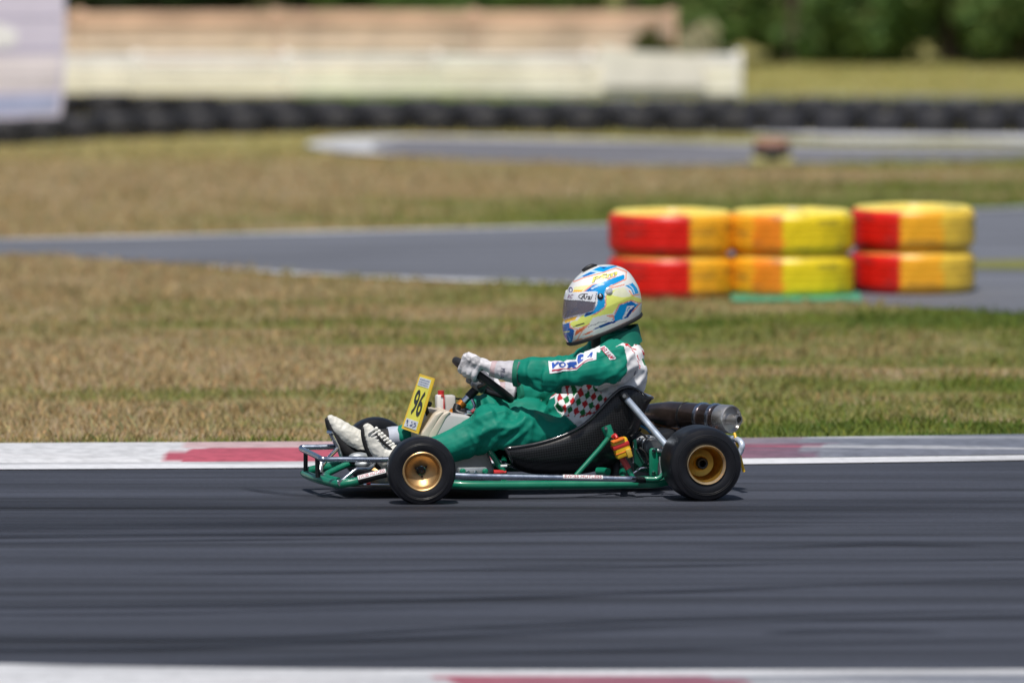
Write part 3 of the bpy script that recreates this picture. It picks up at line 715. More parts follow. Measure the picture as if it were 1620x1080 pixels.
# tubular chassis
fr = MB(); T = lambda pts, r, sm=5, seg=12: fr.tube(LP(pts), r, seg, smooth=sm)
T([(700, 764, .27), (716, 766, .31), (760, 767.5, .33), (900, 766.5, .33), (1010, 765, .33), (1046, 763, .33), (1085, 752, .33)], .0175)
T([(690, 764-28, -.33), (760, 739, -.33), (900, 738, -.33), (1046, 736, -.33)], .0175)
T([(481.5, 746, -.2), (484, 750, -.18), (500, 756.5, 0), (520, 762, .1), (536, 765.5, .19), (547, 764, .21), (566, 760.5, .22), (612, 748, .25), (640, 745, .26), (700, 764, .27)], .0165)
T([(481.5, 746, -.2), (520, 738, -.22), (600, 728, -.25), (690, 736, -.33)], .0165)
T([(551, 733.5, -.02), (530, 743, .0), (517, 750, .02), (519, 755.5, .07), (536, 760, .14)], .0125)
T([(764, 697, .17), (781, 722, .17), (797, 748, .17), (800, 756, .17)], .012, 2)
T([(797, 757, .33), (797, 757-42, -.33)], .012, 1)
T([(985, 757, .33), (985, 757-42, -.33)], .014, 1)
T([(965, 689, .30), (950, 708, .305), (911, 752, .33)], .0095, 2)
T([(967, 694, .30), (985, 725, .305), (1001, 755, .32)], .0095, 2)
T([(945, 745, .20), (955, 745, .22), (962, 746, .24)], .015, 2)
T([(1004, 757, .33), (1020, 757, .35), (1040, 757, .36), (1052, 748, .36)], .010, 3)
fr.obj('chassis_frame', m_green, kart)
lug = MB().tube(LP([(958.5, 674, .285), (962, 683, .29), (966, 692, .295)]), [.021, .020, .018], 16, smooth=3)
lug = lug.obj('seat_bracket', m_green, kart)
MB().lathe([(0, .007), (.006, .007), (.007, .003), (.007, 0)], L(958, 677, .308), (0, 1, 0), 6).obj('bolt', m_chrome, lug)
# floor pan and under tray
mb = MB(); P = [L(*p) for p in [(545, 758, .16), (700, 758, .30), (800, 756, .31), (800, 756-50, -.31), (690, 728, -.3), (520, 744, -.16)]]
P = [(p.x, p.y, .052) for p in P]; mb.add(P+[(a, b, .046) for a, b, c in P], [tuple(range(6)), tuple(range(6, 12))[::-1]]+[(i, (i+1) % 6, (i+1) % 6+6, i+6) for i in range(6)])
mb.obj('floor_tray', m_dark, kart, smooth=False)
# side bar with its sticker
nb = MB().tube(LP([(690, 759, .36), (702, 753, .385), (716, 751.5, .395), (760, 753, .40), (900, 755.5, .40), (985, 757, .40), (1000, 757.5, .395), (1010, 758, .375), (1018, 758.5, .35)]), .0115, 14, smooth=4).obj('side_bar', m_blue_chrome, kart)
MB().tube(LP([(1003, 757.8, .391), (1011, 758.2, .372), (1019, 758.6, .348)]), .0125, 14).obj('end_sleeve', m_dark, nb)
def cyl_sticker(p0, p1, r, text, parent, name='sticker', a0=-.2, a1=1.25, base=None):
    p0, p1 = Vector(p0), Vector(p1); ax = (p1-p0); ln = ax.length; ax.normalize()
    v = (Vector((0, 1, .08)) - ax*ax.dot(Vector((0, 1, .08)))).normalized(); u = ax.cross(v)
    if u.z < 0: u = -u
    S = lambda s, a, rr: p0+ax*s*ln+(v*math.cos(a)+u*math.sin(a))*rr
    n = 14; mb = MB(); V = [S(i/24, a0+(a1-a0)*j/n, r+.0007) for i in range(25) for j in range(n+1)]
    mb.add(V, [(i*(n+1)+j, i*(n+1)+j+1, (i+1)*(n+1)+j+1, (i+1)*(n+1)+j) for i in range(24) for j in range(n)])
    st = mb.obj(name, base or m_white, parent)
    tv, F = text_mesh2d(text, .15, .004)
    bm = bmesh.new(); vs = [bm.verts.new((a*.94+.03, b*.62+.19, 0)) for a, b in tv]
    for f in F:
        try: bm.faces.new([vs[i] for i in f])
        except ValueError: pass
    bmesh.ops.triangulate(bm, faces=bm.faces)
    for vv in bm.verts: vv.co = S(vv.co.x, a0+(a1-a0)*vv.co.y, r+.0016)
    MB().addbm(bm).obj(name+'_lettering', mat('red_print', (.42, .02, .05), .5), parent); return st
cyl_sticker(L(890, 755.2, .40), L(953, 756.3, .40), .0115, 'SWISS HUTLESS', nb)
# front bumper and brackets
fb = MB(); B_ = lambda pts, r, sm=4: fb.tube(LP(pts), r, 12, smooth=sm)
B_([(660, 722, .19), (613, 726.5, .19), (560, 726.3, .19), (520, 726.3, .19), (509, 725.5, .19), (503, 722.5, .13), (492, 717, .0), (481, 712, -.15), (476.5, 708.5, -.195), (482, 707, -.2), (500, 706.8, -.2), (533, 706, -.2), (590, 704, -.2)], .0105)
fb = fb.obj('front_bumper', m_blue_chrome, kart)
MB().tube(LP([(483.5, 711, -.17), (483.5, 747, -.17)]), .0085).obj('bumper_upright', m_dark, fb)
MB().tube(LP([(502, 723, .12), (503, 755, .12)]), .0095).obj('bumper_upright', m_dark, fb)
MB().tube(LP([(534, 709, -.12), (517, 727, -.06), (509, 738, -.03), (504, 753, 0)]), .008, smooth=3).tube(LP([(508, 733, -.02), (506, 748, .0)]), .011).obj('brake_rod', m_chrome, fb)
MB().tube(LP([(537, 763.5, .20), (545, 757, .20), (563, 743, .19), (572, 741.5, .18), (584, 741, .17), (590, 735, .15), (593, 728, .12)]), .0085, smooth=4).lathe([(0, .012), (.012, .012), (.012, -.012), (0, -.012)], L(538, 763, .205), (0, 1, 0), 12).obj('bumper_stay', m_chrome, fb)
for i in range(7):
    pass
st = MB().tube(LP([(567, 759, .226), (612, 747.2, .251)]), .0175, 16).obj('frame_sleeve', m_dark, kart)
cyl_sticker(L(567.5, 758.8, .226), L(611.5, 747.4, .251), .0178, 'SWISS HUTLESS', st, a0=.1, a1=1.2)
# small fittings along the floor edge
def bolt(px, py, y, r, l, m, name):
    MB().lathe([(0, l), (r*.6, l), (r, l*.7), (r, 0), (0, 0)], L(px, py, y), (0, 1, 0), 16).obj(name, m, kart)
mb = MB().box(L(747, 744, .27), (.11, .03, .024), bev=.004); mb.obj('master_cylinder', mat('grey_alloy', (.42, .45, .47), .4, .5), kart)
for px in (731.5, 767): bolt(px, 745, .29, .0115, .018, m_green, 'hose_fitting')
for px in (740, 752): bolt(px, 747, .288, .008, .014, m_chrome, 'hose_fitting')
MB().tube(LP([(781, 747.5, .28), (790, 747, .28), (797, 746.5, .28)]), [.012, .010, .007], 12).tube(LP([(795, 748, .28), (801, 746, .28)]), .005, 8).obj('bleed_cap', m_red, kart)
MB().tube(LP([(792, 737, .2), (802, 736.5, .2)]), .005, 8).obj('cable_clip', m_white, kart)
MB().tube(LP([(575, 766, .14), (612, 766.5, .14), (660, 765, .14)]), .004, 8).obj('throttle_cable', m_chrome, kart)
MB().tube(LP([(580, 764.5, .145), (586, 765, .145)]), .007, 8).obj('cable_end', m_red, kart)
# pedals
pd = MB().tube(LP([(576, 699, .03), (580, 704, .05), (586, 711, .08), (590, 719, .10), (593, 732, .10)]), [.006, .010, .012, .011, .009], 12, smooth=4).obj('brake_pedal', m_chrome, kart)
MB().tube(LP([(519, 683, -.12), (523, 684, -.10), (527, 688, -.13)]), .007, 10).tube(LP([(523, 684, -.12), (534, 705, -.12), (545, 735, -.12)]), .008, 10).obj('throttle_pedal', m_chrome, kart)
MB().ball(L(568, 722, -.02), .034, 20, (1.2, .7, .5)).ball(L(577, 734, .02), .03, 20, (1.3, .8, .55)).obj('brake_cylinder', mat('grey_alloy', (.4, .4, .4)), kart)
# steering arm and stub axles
for s in (1, -1):
    MB().tube([(xf, s*.30, RF), (xf, s*.45, RF)], .012, 12).tube([(xf+.0, s*.36, .06), (xf, s*.36, .175)], .014, 12).tube([(xf, s*.32, .055), (xf, s*.36, .07)], .016).obj('stub_axle', m_dark, kart)
MB().tube([(xf-.08, .36, .10), (xf-.10, .02, .10)], .006, 8).tube([(xf-.08, -.36, .10), (xf-.10, -.02, .10)], .006, 8).obj('track_rod', m_chrome, kart)

# bucket seat
E = [(800, 709), (822, 706.5), (852, 701), (888, 690), (922, 673), (948, 649), (968, 627), (983, 615), (996, 612), (1009, 617), (1025, 629)]
Bc = [(800, 742), (822, 752), (850, 756), (890, 757), (930, 752), (962, 740), (982, 722), (994, 703), (1003, 680), (1011, 655), (1023, 634)]
Wy = [.215, .22, .222, .222, .222, .222, .222, .22, .21, .195, .165]
ne = 40; t_ = np.linspace(0, len(E)-1, ne); kk = np.arange(len(E))
def cr(a): 
    s = smoothline(a, 4); s = np.array(s); q = np.linspace(0, len(s)-1, ne); i = np.arange(len(s)); return np.interp(q, i, s[:, 0]), np.interp(q, i, s[:, 1])
ex, ey = cr(E); bx, by = cr(Bc); wy = np.interp(t_, kk, Wy)
mb = MB(); nk = 33; V = []
edgeL, edgeR = [], []
for i in range(ne):
    e = L(ex[i], ey[i], wy[i]); b_ = L(bx[i], by[i]-9, 0)
    for k in range(nk):
        a = -PI/2+PI*k/(nk-1); sn, cs = math.sin(a), math.cos(a)
        ss = math.copysign(abs(sn)**.55, sn); f = 1-abs(cs)**.62
        p = b_.lerp(e, f); V.append((p.x, wy[i]*ss, p.z))
    edgeR.append(V[-nk]); edgeL.append(V[-1])
mb.add(V, [(i*nk+k, i*nk+k+1, (i+1)*nk+k+1, (i+1)*nk+k) for i in range(ne-1) for k in range(nk-1)])
m_carbon, nt, b = newmat('carbon_weave')
tc = nt.nodes.new('ShaderNodeTexCoord'); mp = nt.nodes.new('ShaderNodeMapping'); mp.inputs['Rotation'].default_value = (0, math.radians(38), 0); nt.links.new(tc.outputs['Object'], mp.inputs[0])
ck = nt.nodes.new('ShaderNodeTexChecker'); ck.inputs['Scale'].default_value = 150; nt.links.new(mp.outputs[0], ck.inputs[0])
ck.inputs['Color1'].default_value = (.005, .0053, .006, 1); ck.inputs['Color2'].default_value = (.020, .021, .024, 1)
nt.links.new(ck.outputs[0], b.inputs['Base Color']); b.inputs['Roughness'].default_value = .36; b.inputs['Specular IOR Level'].default_value = .35
b.inputs['Coat Weight'].default_value = .15; b.inputs['Coat Roughness'].default_value = .2
bp = nt.nodes.new('ShaderNodeBump'); bp.inputs['Strength'].default_value = .35; bp.inputs['Distance'].default_value = .002; nt.links.new(ck.outputs[1], bp.inputs['Height']); nt.links.new(bp.outputs[0], b.inputs['Normal'])
seat = mb.obj('seat', m_carbon, kart); sm_ = seat.modifiers.new('thick', 'SOLIDIFY'); sm_.thickness = .006; sm_.offset = 0
rim_pts = edgeR[::1]+[V[(ne-1)*nk+k] for k in range(1, nk-1)]+edgeL[::-1]+[V[k] for k in range(nk-2, 0, -1)]
MB().tube(rim_pts, .0068, 10, closed=True).obj('seat_edge', mat('gloss_black', (.02, .02, .024), .16, coat=1), seat)
bt = MB()
for p in ((975, 645), (973, 688)): bt.lathe([(0, .006), (.008, .005), (.009, 0)], L(p[0], p[1], .223), (0, 1, 0), 12)
bt.obj('seat_bolt', m_dark, seat)
# silver stay from seat to axle carrier
s1 = MB().tube(LP([(988, 627, .235), (1008, 650, .25), (1035, 682, .29), (1060, 711, .325)]), .0135, 16).obj('seat_stay', mat('pale_steel', (.58, .66, .76), .35, .6), kart)
MB().tube(LP([(984, 622, .230), (991.5, 631.5, .240)]), .016, 14).obj('stay_end', m_dark, s1)
MB().lathe([(0, .008), (.007, .008), (.007, 0)], L(987, 626, .246), (0, 1, 0), 12).obj('bolt', m_chrome, s1)
# ignition coil strapped to the stay
R_ = Matrix.Rotation(math.radians(0), 3, 'X')
c0 = L(983, 708, .325); rot = Matrix.Rotation(math.radians(-18), 3, 'Y')
cz = Matrix.Rotation(math.radians(20), 3, 'Y')
coil = MB()
def ob(px, py, y, sx, sy, sz, m, name, par, bev=.004):
    return MB().box(L(px, py, y), (sx, sy, sz), cz, bev).obj(name, m, par)
coil = ob(983, 708, .325, .062, .045, .072, m_yel, 'ignition_coil', kart, .008)
ob(981, 704, .326, .066, .048, .018, m_red, 'strap', coil); ob(985, 714, .326, .064, .047, .007, mat('orange_band', (.8, .2, .02), .4), 'strap', coil)
ob(994, 716, .335, .02, .04, .035, mat('ochre_plastic', (.62, .42, .06), .45), 'connector', coil); ob(977, 696, .335, .05, .044, .010, mat('orange_band', (.8, .2, .02)), 'strap', coil)
MB().tube(LP([(984, 724, .306), (994, 741, .312)]), .0125, 14).obj('red_sleeve', mat('red_tape', (.5, .05, .05), .5), kart)
MB().tube(LP([(969, 691, .31), (973, 688, .32), (976, 693, .33)]), .007, 10, smooth=4).obj('ignition_lead', m_red, kart)
# engine, brake disc, bearing carriers
en = MB()
en.box(L(1016, 730, -.02), (.22, .20, .15), bev=.015).box(L(1012, 712, .03), (.13, .14, .04), bev=.012)
en.lathe([(0, .05), (.030, .05), (.038, .04), (.040, .0), (.034, -.06), (0, -.06)], L(1022, 706, .12), (0, 1, 0), 32)
en.lathe([(0, .05), (.03, .05), (.036, .04), (.036, 0), (0, 0)], L(1030, 706, .18), (0, 1, 0), 24)
en.tube(LP([(1003, 699, .16), (1020, 693, .15), (1040, 697, .16)]), .015, 12, smooth=4)
for k in range(7): en.box(L(1010+2*k, 716-1*k, .09), (.006, .12, .11), cz)
en = en.obj('engine', m_alu, kart)
MB().prism([(L(px, py, .2).x, L(px, py, .2).z) for px, py in ((1001, 697), (1006, 694), (1008, 712), (1020, 732), (1012, 738), (1002, 730))], .198, .206).prism([(L(px, py, .17).x, L(px, py, .17).z) for px, py in ((1004, 705), (1018, 733), (1030, 735), (1030, 748), (1004, 745))], .16, .17).obj('mounting_plate', mat('dark_green_enamel', (.003, .07, .045), .4), en)
MB().tube(LP([(1001.5, 698, .21), (1002, 732, .21)]), .004, 8).tube(LP([(1007, 710, .21), (1019, 732, .21)]), .004, 8).tube(LP([(1002, 748, .2), (1014, 740, .2), (1024, 739, .2)]), .004, 8).obj('control_cable', m_chrome, en)
for s, px in ((1, 0),):
    mb = MB().prism([(L(a, c, .27).x, L(a, c, .27).z) for a, c in ((1027, 712), (1030, 708.5), (1040, 708.5), (1047, 716), (1048, 727), (1041, 732), (1040, 752), (1034, 755), (1027, 752))], .262, .276, bev=.003)
    bc = mb.obj('bearing_carrier', m_green, kart)
    bt = MB()
    for p, r in (((1034, 713), .0085), ((1034, 748), .0085), ((1045, 714), .006)): bt.lathe([(0, .011), (r*.7, .011), (r, .006), (r, 0)], L(p[0], p[1], .276), (0, 1, 0), 12)
    bt.obj('bolt', m_chrome, bc)
MB().tube(LP([(1040, 712, .285), (1048, 713, .29), (1056, 711, .30)]), [.008, .007, .010], 10).tube(LP([(1044, 722, .29), (1044, 733, .29), (1046, 745, .29), (1042, 756, .29)]), .0035, 8, smooth=3).obj('brake_hose', mat('grey_alloy', (.4, .4, .4)), kart)
o_ = L(1001, 709, -.04)
dk = MB().lathe([(0, .004), (.088, .004), (.088, -.004), (0, -.004)], o_, (0, 1, 0), 64).obj('sprocket', mat('gold_disc', (.60, .40, .12), .4, .7), kart)
MB().lathe([(.087, .006), (.094, .006), (.096, 0), (.094, -.006), (.087, -.006)], o_, (0, 1, 0), 64).obj('sprocket_ring', mat('blue_anodised', (.04, .22, .42), .35, .5), dk)
MB().lathe([(0, .02), (.03, .02), (.034, .012), (.034, .005)], o_, (0, 1, 0), 24).tube([o_+Vector((.0, .012, .03)), o_+Vector((-.03, .012, .075))], .0035, 8).obj('sprocket_hub', m_dark, dk)
MB().lathe([(.13, -.02), (.132, .0), (.12, .012), (.08, .014), (0, .014)], o_+Vector((.0, -.03, -.005)), (0, 1, 0), 48).obj('clutch_cover', m_dark, kart)

# exhaust: cone, chamber, silencer, running from the right of the engine to the left rear
def axp(px, py, y): return L(px, py, y)
A0, A1 = L(1006, 652, -.27), L(1158, 663, .17)
ax = (A1-A0); LN = ax.length; axn = ax.normalized()
m_pipe = mat('burnt_steel', (.20, .15, .135), .22, .9, var=.55, scale=8, bump=.08)
q = LN
ex = MB().lathe([(.018, -.30*q), (.020, -.12*q), (.026, 0), (.040, .18*q), (.052, .36*q), (.0525, .52*q), (.0525, .93*q), (.050, .935*q), (0, .935*q)], A0, ax, 40).obj('exhaust', m_pipe, kart)
MB().lathe([(.053, .515*q), (.0545, .52*q), (.0545, .53*q), (.053, .535*q)], A0, ax, 40).obj('weld_seam', m_dark, ex)
MB().lathe([(.0535, .885*q), (.0545, .89*q), (.0545, .985*q), (.052, 1.0*q), (.048, 1.0*q), (.046, .975*q), (.021, .972*q), (.020, 1.0*q), (.0185, 1.075*q), (.013, 1.075*q), (.013, .99*q), (0, .99*q)], A0, ax, 40).obj('silencer_cap', mat('brushed_cap', (.62, .60, .58), .3, .9, var=.2, scale=15), ex)
for f in (.70, .83):
    MB().lathe([(.0525, (f-.012)*q), (.0575, (f-.010)*q), (.0575, (f+.010)*q), (.0525, (f+.012)*q)], A0, ax, 40).obj('clamp_ring', m_blue_chrome, ex)
pcl = A0+axn*.70*q
for f in (.70, .83):
    p = A0+axn*f*q; MB().tube([p+Vector((0, .052, -.03)), p+Vector((0, .06, -.05))], .006, 8).obj('clamp_spring', m_chrome, ex)
MB().tube([A0+axn*.45*q+Vector((0, 0, -.05)), A0+axn*.45*q+Vector((0.01, 0, -.12))], .008, 10).tube([A0+axn*.9*q+Vector((0, 0, -.05)), (xr, .08, RR)], .008, 10).obj('exhaust_hanger', mat('copper_stay', (.35, .16, .10), .4, .7), ex)
# rear bumper and cable
MB().tube(LP([(1070, 676, -.34), (1120, 684, -.3), (1150, 692, .05), (1162, 694, .2), (1170, 697, .26), (1174, 704, .28), (1172, 712, .28), (1169, 718, .28)]), .0115, 14, smooth=4).obj('rear_bumper', mat('white_blue_tube', (.62, .70, .82), .3, .4), kart)
MB().tube(LP([(1162, 685, .22), (1165, 697, .24), (1170, 718, .25), (1177, 746, .25)]), .0055, 10, smooth=4).obj('fuel_hose', m_yel, kart)
MB().box(L(1048, 697, -.02), (.10, .16, .09), Matrix.Rotation(.2, 3, 'Y'), .03).obj('airbox', m_dark, kart)
bx_n = MB()
for px_, py_, y_ in ((1004, 700, .16), (1012, 694, .17), (1024, 700, .19), (1016, 722, .10), (1008, 742, .2), (1021, 744, .19), (1000, 727, .18), (1026, 690, .18), (1037, 698, .18)):
    bx_n.lathe([(0, .008), (.005, .008), (.006, .003), (.006, 0)], L(px_, py_, y_), (0, 1, 0), 6)
bx_n.obj('engine_bolt', m_chrome, en)
MB().tube(LP([(998, 690, .2), (1010, 684, .2), (1024, 694, .2), (1030, 712, .2), (1026, 735, .22)]), .0045, 8, smooth=5).tube(LP([(1012, 708, .21), (1022, 716, .22), (1025, 728, .22)]), .005, 8, smooth=4).obj('spark_lead', mat('soft_black', (.012, .012, .014), .7), en)
MB().lathe([(.030, .012), (.034, .012), (.034, -.012), (.030, -.012)], L(1028, 706, .20), (0, 1, 0), 24).obj('carburettor_clip', m_chrome, en)

# fuel tank
poly = [(689, 654), (697, 651.5), (742, 657), (757, 672), (783, 745), (776, 750), (715, 750), (667, 694), (668, 686)]
tk = MB().prism([(L(a, c, .1).x, L(a, c, .1).z) for a, c in poly], -.11, .11, bev=.012).obj('fuel_tank', mat('translucent_tank', (.50, .49, .49), .35, var=.06, scale=8), kart)
for dx in (0, 11):
    MB().prism([(L(a+dx, c, .11).x, L(a+dx, c, .11).z) for a, c in ((667.5, 684), (688, 655), (697, 650), (703, 651), (695, 660), (679, 690), (684, 720), (676, 722), (666, 694))], -.114, .114, bev=.006).obj('tank_rib', mat('cream_plastic', (.62, .55, .45), .4, var=.08), tk)
# steering wheel and column
WT, WB = L(717.5, 567, 0), L(811, 634.5, 0); WC = (WT+WB)/2; wd = (WT-WB).normalized(); WR = (WT-WB).length/2-.014
lat = Vector((0, 1, 0)); wn = wd.cross(lat).normalized()
if wn.x > 0: wn = -wn                     # normal towards the driver
rimp = [WC+(wd*math.cos(a)+lat*math.sin(a))*WR for a in np.linspace(0, 2*PI, 49)[:-1]]
sw = MB().tube(rimp, .0145, 14, closed=True).obj('steering_wheel', mat('black_suede', (.016, .016, .018), .6, bump=.2), kart)
sp = MB(); HC = WC-wn*.035
for a in (PI*.5, PI*1.5, PI): sp.tube([HC, HC+(wd*math.cos(a)+lat*math.sin(a))*.05+wn*.01, WC+(wd*math.cos(a)+lat*math.sin(a))*WR], [.014, .010, .007], 10)
sp.obj('spoke', m_dark, sw)
MB().lathe([(0, .02), (.030, .018), (.032, 0), (.025, -.012), (0, -.012)], HC, wn, 24).obj('hub_boss', m_alu, sw)
CB = L(716, 654, 0)
cl_ = MB().tube([HC, HC.lerp(CB, .55)], .0135, 14).tube([HC.lerp(CB, .5), CB], .0105, 14).obj('steering_column', m_chrome, kart)
MB().tube([HC.lerp(CB, .02), HC.lerp(CB, .38)], .017, 14).obj('column_sleeve', m_dark, cl_)
for f in (.66, 1.0):
    p = HC.lerp(CB, f); d = (CB-HC).normalized(); MB().tube([p-d*.013, p+d*.013], .018, 16).obj('collar', m_orange, cl_)
mb = MB().tube(LP([(724, 640, .02), (722, 652, .03), (738, 656, .05), (746, 650, .06)]), [.014, .016, .014, .010], 10, smooth=3).box(L(734, 650, .03), (.035, .03, .022), bev=.005)
mb.obj('column_bracket', m_dark, kart)
MB().tube(LP([(735, 657, .06), (748, 648, .06), (751, 642, .05), (747, 632, .03)]), .006, 8, smooth=4).tube(LP([(738, 652, .07), (746, 652, .07)]), .009, 10).obj('kill_switch_lead', m_chrome, kart)
MB().tube(LP([(746, 652, .08), (753, 648, .08)]), .008, 10).obj('kill_switch', mat('dark_red', (.25, .01, .02), .4), kart)
# catch bottle
bo = MB().box(L(695.5, 638, -.12), (.030, .05, .068), bev=.008).obj('catch_bottle', m_white, kart)
MB().box(L(711, 638, -.13), (.044, .05, .066), bev=.010).obj('bottle_half', mat('milky_plastic', (.56, .55, .53), .4, var=.05), bo)
MB().tube(LP([(697.5, 624, -.12), (697.5, 617.5, -.12)]), .0125, 16).obj('cap', m_red, bo)
MB().box(L(702.2, 639, -.095), (.004, .008, .064)).box(L(700, 626, -.094), (.012, .004, .006)).obj('red_band', m_red, bo)
MB().tube(LP([(720, 630, -.13), (740, 632, -.08)]), .0035, 8).obj('bottle_hose', m_dark, bo)

# number plate
pa, pb, pc, pd_ = L(635, 677, -.105), L(660.5, 686, .105), L(687, 598, .105), L(664, 591, -.105)      # bl, br, tr, tl
f = quad_map([pa, pb, pc, pd_]); pn = (pb-pa).cross(pd_-pa).normalized()
if pn.x < 0: pn = -pn
def plate_box(u0, u1, v0, v1, o0, o1, name, m, par):
    q = [f(u0, v0), f(u1, v0), f(u1, v1), f(u0, v1)]; mb = MB()
    bm = bmesh.new(); a = [bm.verts.new(p+pn*o0) for p in q]; b_ = [bm.verts.new(p+pn*o1) for p in q]
    bm.faces.new(a); bm.faces.new(b_[::-1])
    for i in range(4): bm.faces.new((a[i], b_[i], b_[(i+1) % 4], a[(i+1) % 4]))
    bmesh.ops.recalc_face_normals(bm, faces=bm.faces)
    return mb.addbm(bm).obj(name, m, par, smooth=False)
pl = plate_box(0, 1, 0, 1, -.004, 0, 'number_plate', mat('orange_yellow_board', (.88, .58, .03), .38, var=.05), kart)
plate_box(.10, .90, .045, .965, .0004, .0012, 'plate_face', mat('lemon_board', (.86, .80, .08), .38, var=.06, scale=10), pl)
plate_box(.13, .87, .05, .20, .0016, .0024, 'plate_strip', mat('strip_white', (.70, .72, .78), .45), pl)
plate_box(.13, .87, .80, .95, .0016, .0024, 'plate_strip', mat('strip_white', (.70, .72, .78), .45), pl)
def plate_text(t, u0, u1, v0, v1, m, bold=0., sh=0.):
    tv, F = text_mesh2d(t, sh, bold); return MB().add([f(u0+(u1-u0)*a, v0+(v1-v0)*c)+pn*.0032 for a, c in tv], F)
plate_text('96', .22, .84, .28, .74, None, .012).obj('plate_number', mat('black_print', (.012, .012, .014), .4), pl, smooth=False)
mb = plate_text('KARTING', .18, .82, .895, .93, None)
mb = MB()
for v0 in (.905, .862, .822): 
    u = .18
    while u < .80: 
        w_ = random.uniform(.03, .09); mb.add([f(u, v0)+pn*.003, f(u+w_, v0)+pn*.003, f(u+w_, v0+.018)+pn*.003, f(u, v0+.018)+pn*.003], [(0, 1, 2, 3)]); u += w_+.025
mb.obj('small_print', mat('grey_blue_print', (.22, .30, .42), .5), pl, smooth=False)
mb = MB()
for u0 in (.18, .42, .64):
    for k in range(5):
        a, c = u0+random.uniform(0, .12), .07+random.uniform(0, .08); mb.add([f(a, c)+pn*.003, f(a+.07, c)+pn*.003, f(a+.06, c+.03)+pn*.003, f(a+.01, c+.025)+pn*.003], [(0, 1, 2, 3)])
mb.obj('small_print', mat('dark_blue_print', (.10, .13, .26), .5), pl, smooth=False)
MB().tube([f(.5, .55)-pn*.004, f(.5, .55)-pn*.05], .010, 10).tube([f(.5, .5)-pn*.03, L(690, 700, -.02)], .008, 10).obj('plate_stay', m_dark, pl)
# ------------------------------------------------------------------ the driver
# joints measured on the photo: (px, py, lateral y, radius)
ARM_N = [(984, 566, .165, .088), (962, 577, .205, .084), (932, 586, .235, .078), (900, 592, .255, .073), (872, 595, .25, .070), (848, 593, .225, .062), (826, 590.5, .195, .052), (815, 590, .185, .047)]
ARM_F = [(958, 562, -.17, .085), (930, 585, -.22, .078), (902, 606, -.25, .078), (876, 622, -.24, .077), (850, 628, -.20, .068), (826, 624, -.155, .051), (812, 622.5, -.135, .045)]
LEG_N = [(908, 700, .080, .100), (880, 693, .098, .098), (850, 686, .118, .093), (818, 679, .14, .091), (792, 675, .15, .088), (772, 678, .152, .080), (748, 690, .148, .072), (718, 703, .142, .064), (688, 712, .138, .055), (655, 719, .134, .047), (642, 721, .132, .042)]
LEG_F = [(888, 690, -.09, .105), (850, 672, -.12, .095), (810, 661, -.14, .09), (775, 657, -.15, .083), (752, 660, -.15, .076), (728, 667, -.15, .068), (698, 677, -.15, .060), (665, 686, -.15, .050), (638, 690.5, -.15, .042), (628, 691, -.15, .040)]
TORSO = [((884, 730), .100, .140), ((890, 712), .130, .160), ((902, 692), .140, .172), ((921, 664), .140, .180), ((941, 638), .132, .180), ((958, 614), .128, .188), ((971, 592), .124, .196), ((979, 572), .108, .185), ((981, 556), .088, .140), ((977, 543), .074, .090), ((974, 533), .064, .072), ((972, 524), .062, .068)]
body = MB()
for A in (ARM_N, ARM_F, LEG_N, LEG_F): body.tube([L(*a[:3]) for a in A], [a[3] for a in A], 20, smooth=3)
cs = [L(c[0][0], c[0][1], 0) for c in TORSO]; V = []; sg = 32
for i, c in enumerate(cs):
    t = (cs[min(i+1, len(cs)-1)]-cs[max(i-1, 0)]).normalized(); u = Vector((0, 1, 0)); f_ = u.cross(t).normalized()
    for k in range(sg):
        a = 2*PI*k/sg; ca, sa = math.cos(a), math.sin(a)
        V.append(c+u*TORSO[i][2]*math.copysign(abs(sa)**.85, sa)+f_*TORSO[i][1]*math.copysign(abs(ca)**.9, ca))
n = len(cs)
body.add(V, [(i*sg+k, i*sg+(k+1) % sg, (i+1)*sg+(k+1) % sg, (i+1)*sg+k) for i in range(n-1) for k in range(sg)]+[tuple(range(sg))[::-1], tuple((n-1)*sg+k for k in range(sg))])
# neck and head inside the helmet
HC0 = L(950, 480, 0)
body.tube(LP([(964, 556, 0), (956, 530, 0), (954, 505, 0)]), [.060, .058, .056], 16)
body.ball(HC0+Vector((0, 0, .01)), .1, 24, (.90, .74, 1.05)).ball(L(921, 482, 0), .020, 12, (1.1, .7, 1.3)).ball(L(930, 500, 0), .05, 16, (.8, .9, .8))
VOX = .0040
bme = remesh(body, VOX, 7, .5)
Vb = mverts(bme); Nb = mnormals(bme)
# which limb a point belongs to, where along it and how far round
def limb_fields(A):
    P = np.array([L(*a[:3]) for a in A]); R = np.array([a[3] for a in A]); best = np.full(len(Vb), 1e9); T = np.zeros(len(Vb)); s0 = 0.
    for i in range(len(P)-1):
        d = P[i+1]-P[i]; ln = np.linalg.norm(d); t = np.clip(((Vb-P[i])@d)/ln**2, 0, 1)
        q = np.linalg.norm(Vb-P[i]-t[:, None]*d, axis=1)/(R[i]*(1-t)+R[i+1]*t); m_ = q < best; best[m_] = q[m_]; T[m_] = s0+t[m_]*ln; s0 += ln
    return best, T, s0
F = {k: limb_fields(A) for k, A in (('an', ARM_N), ('af', ARM_F), ('ln', LEG_N), ('lf', LEG_F))}
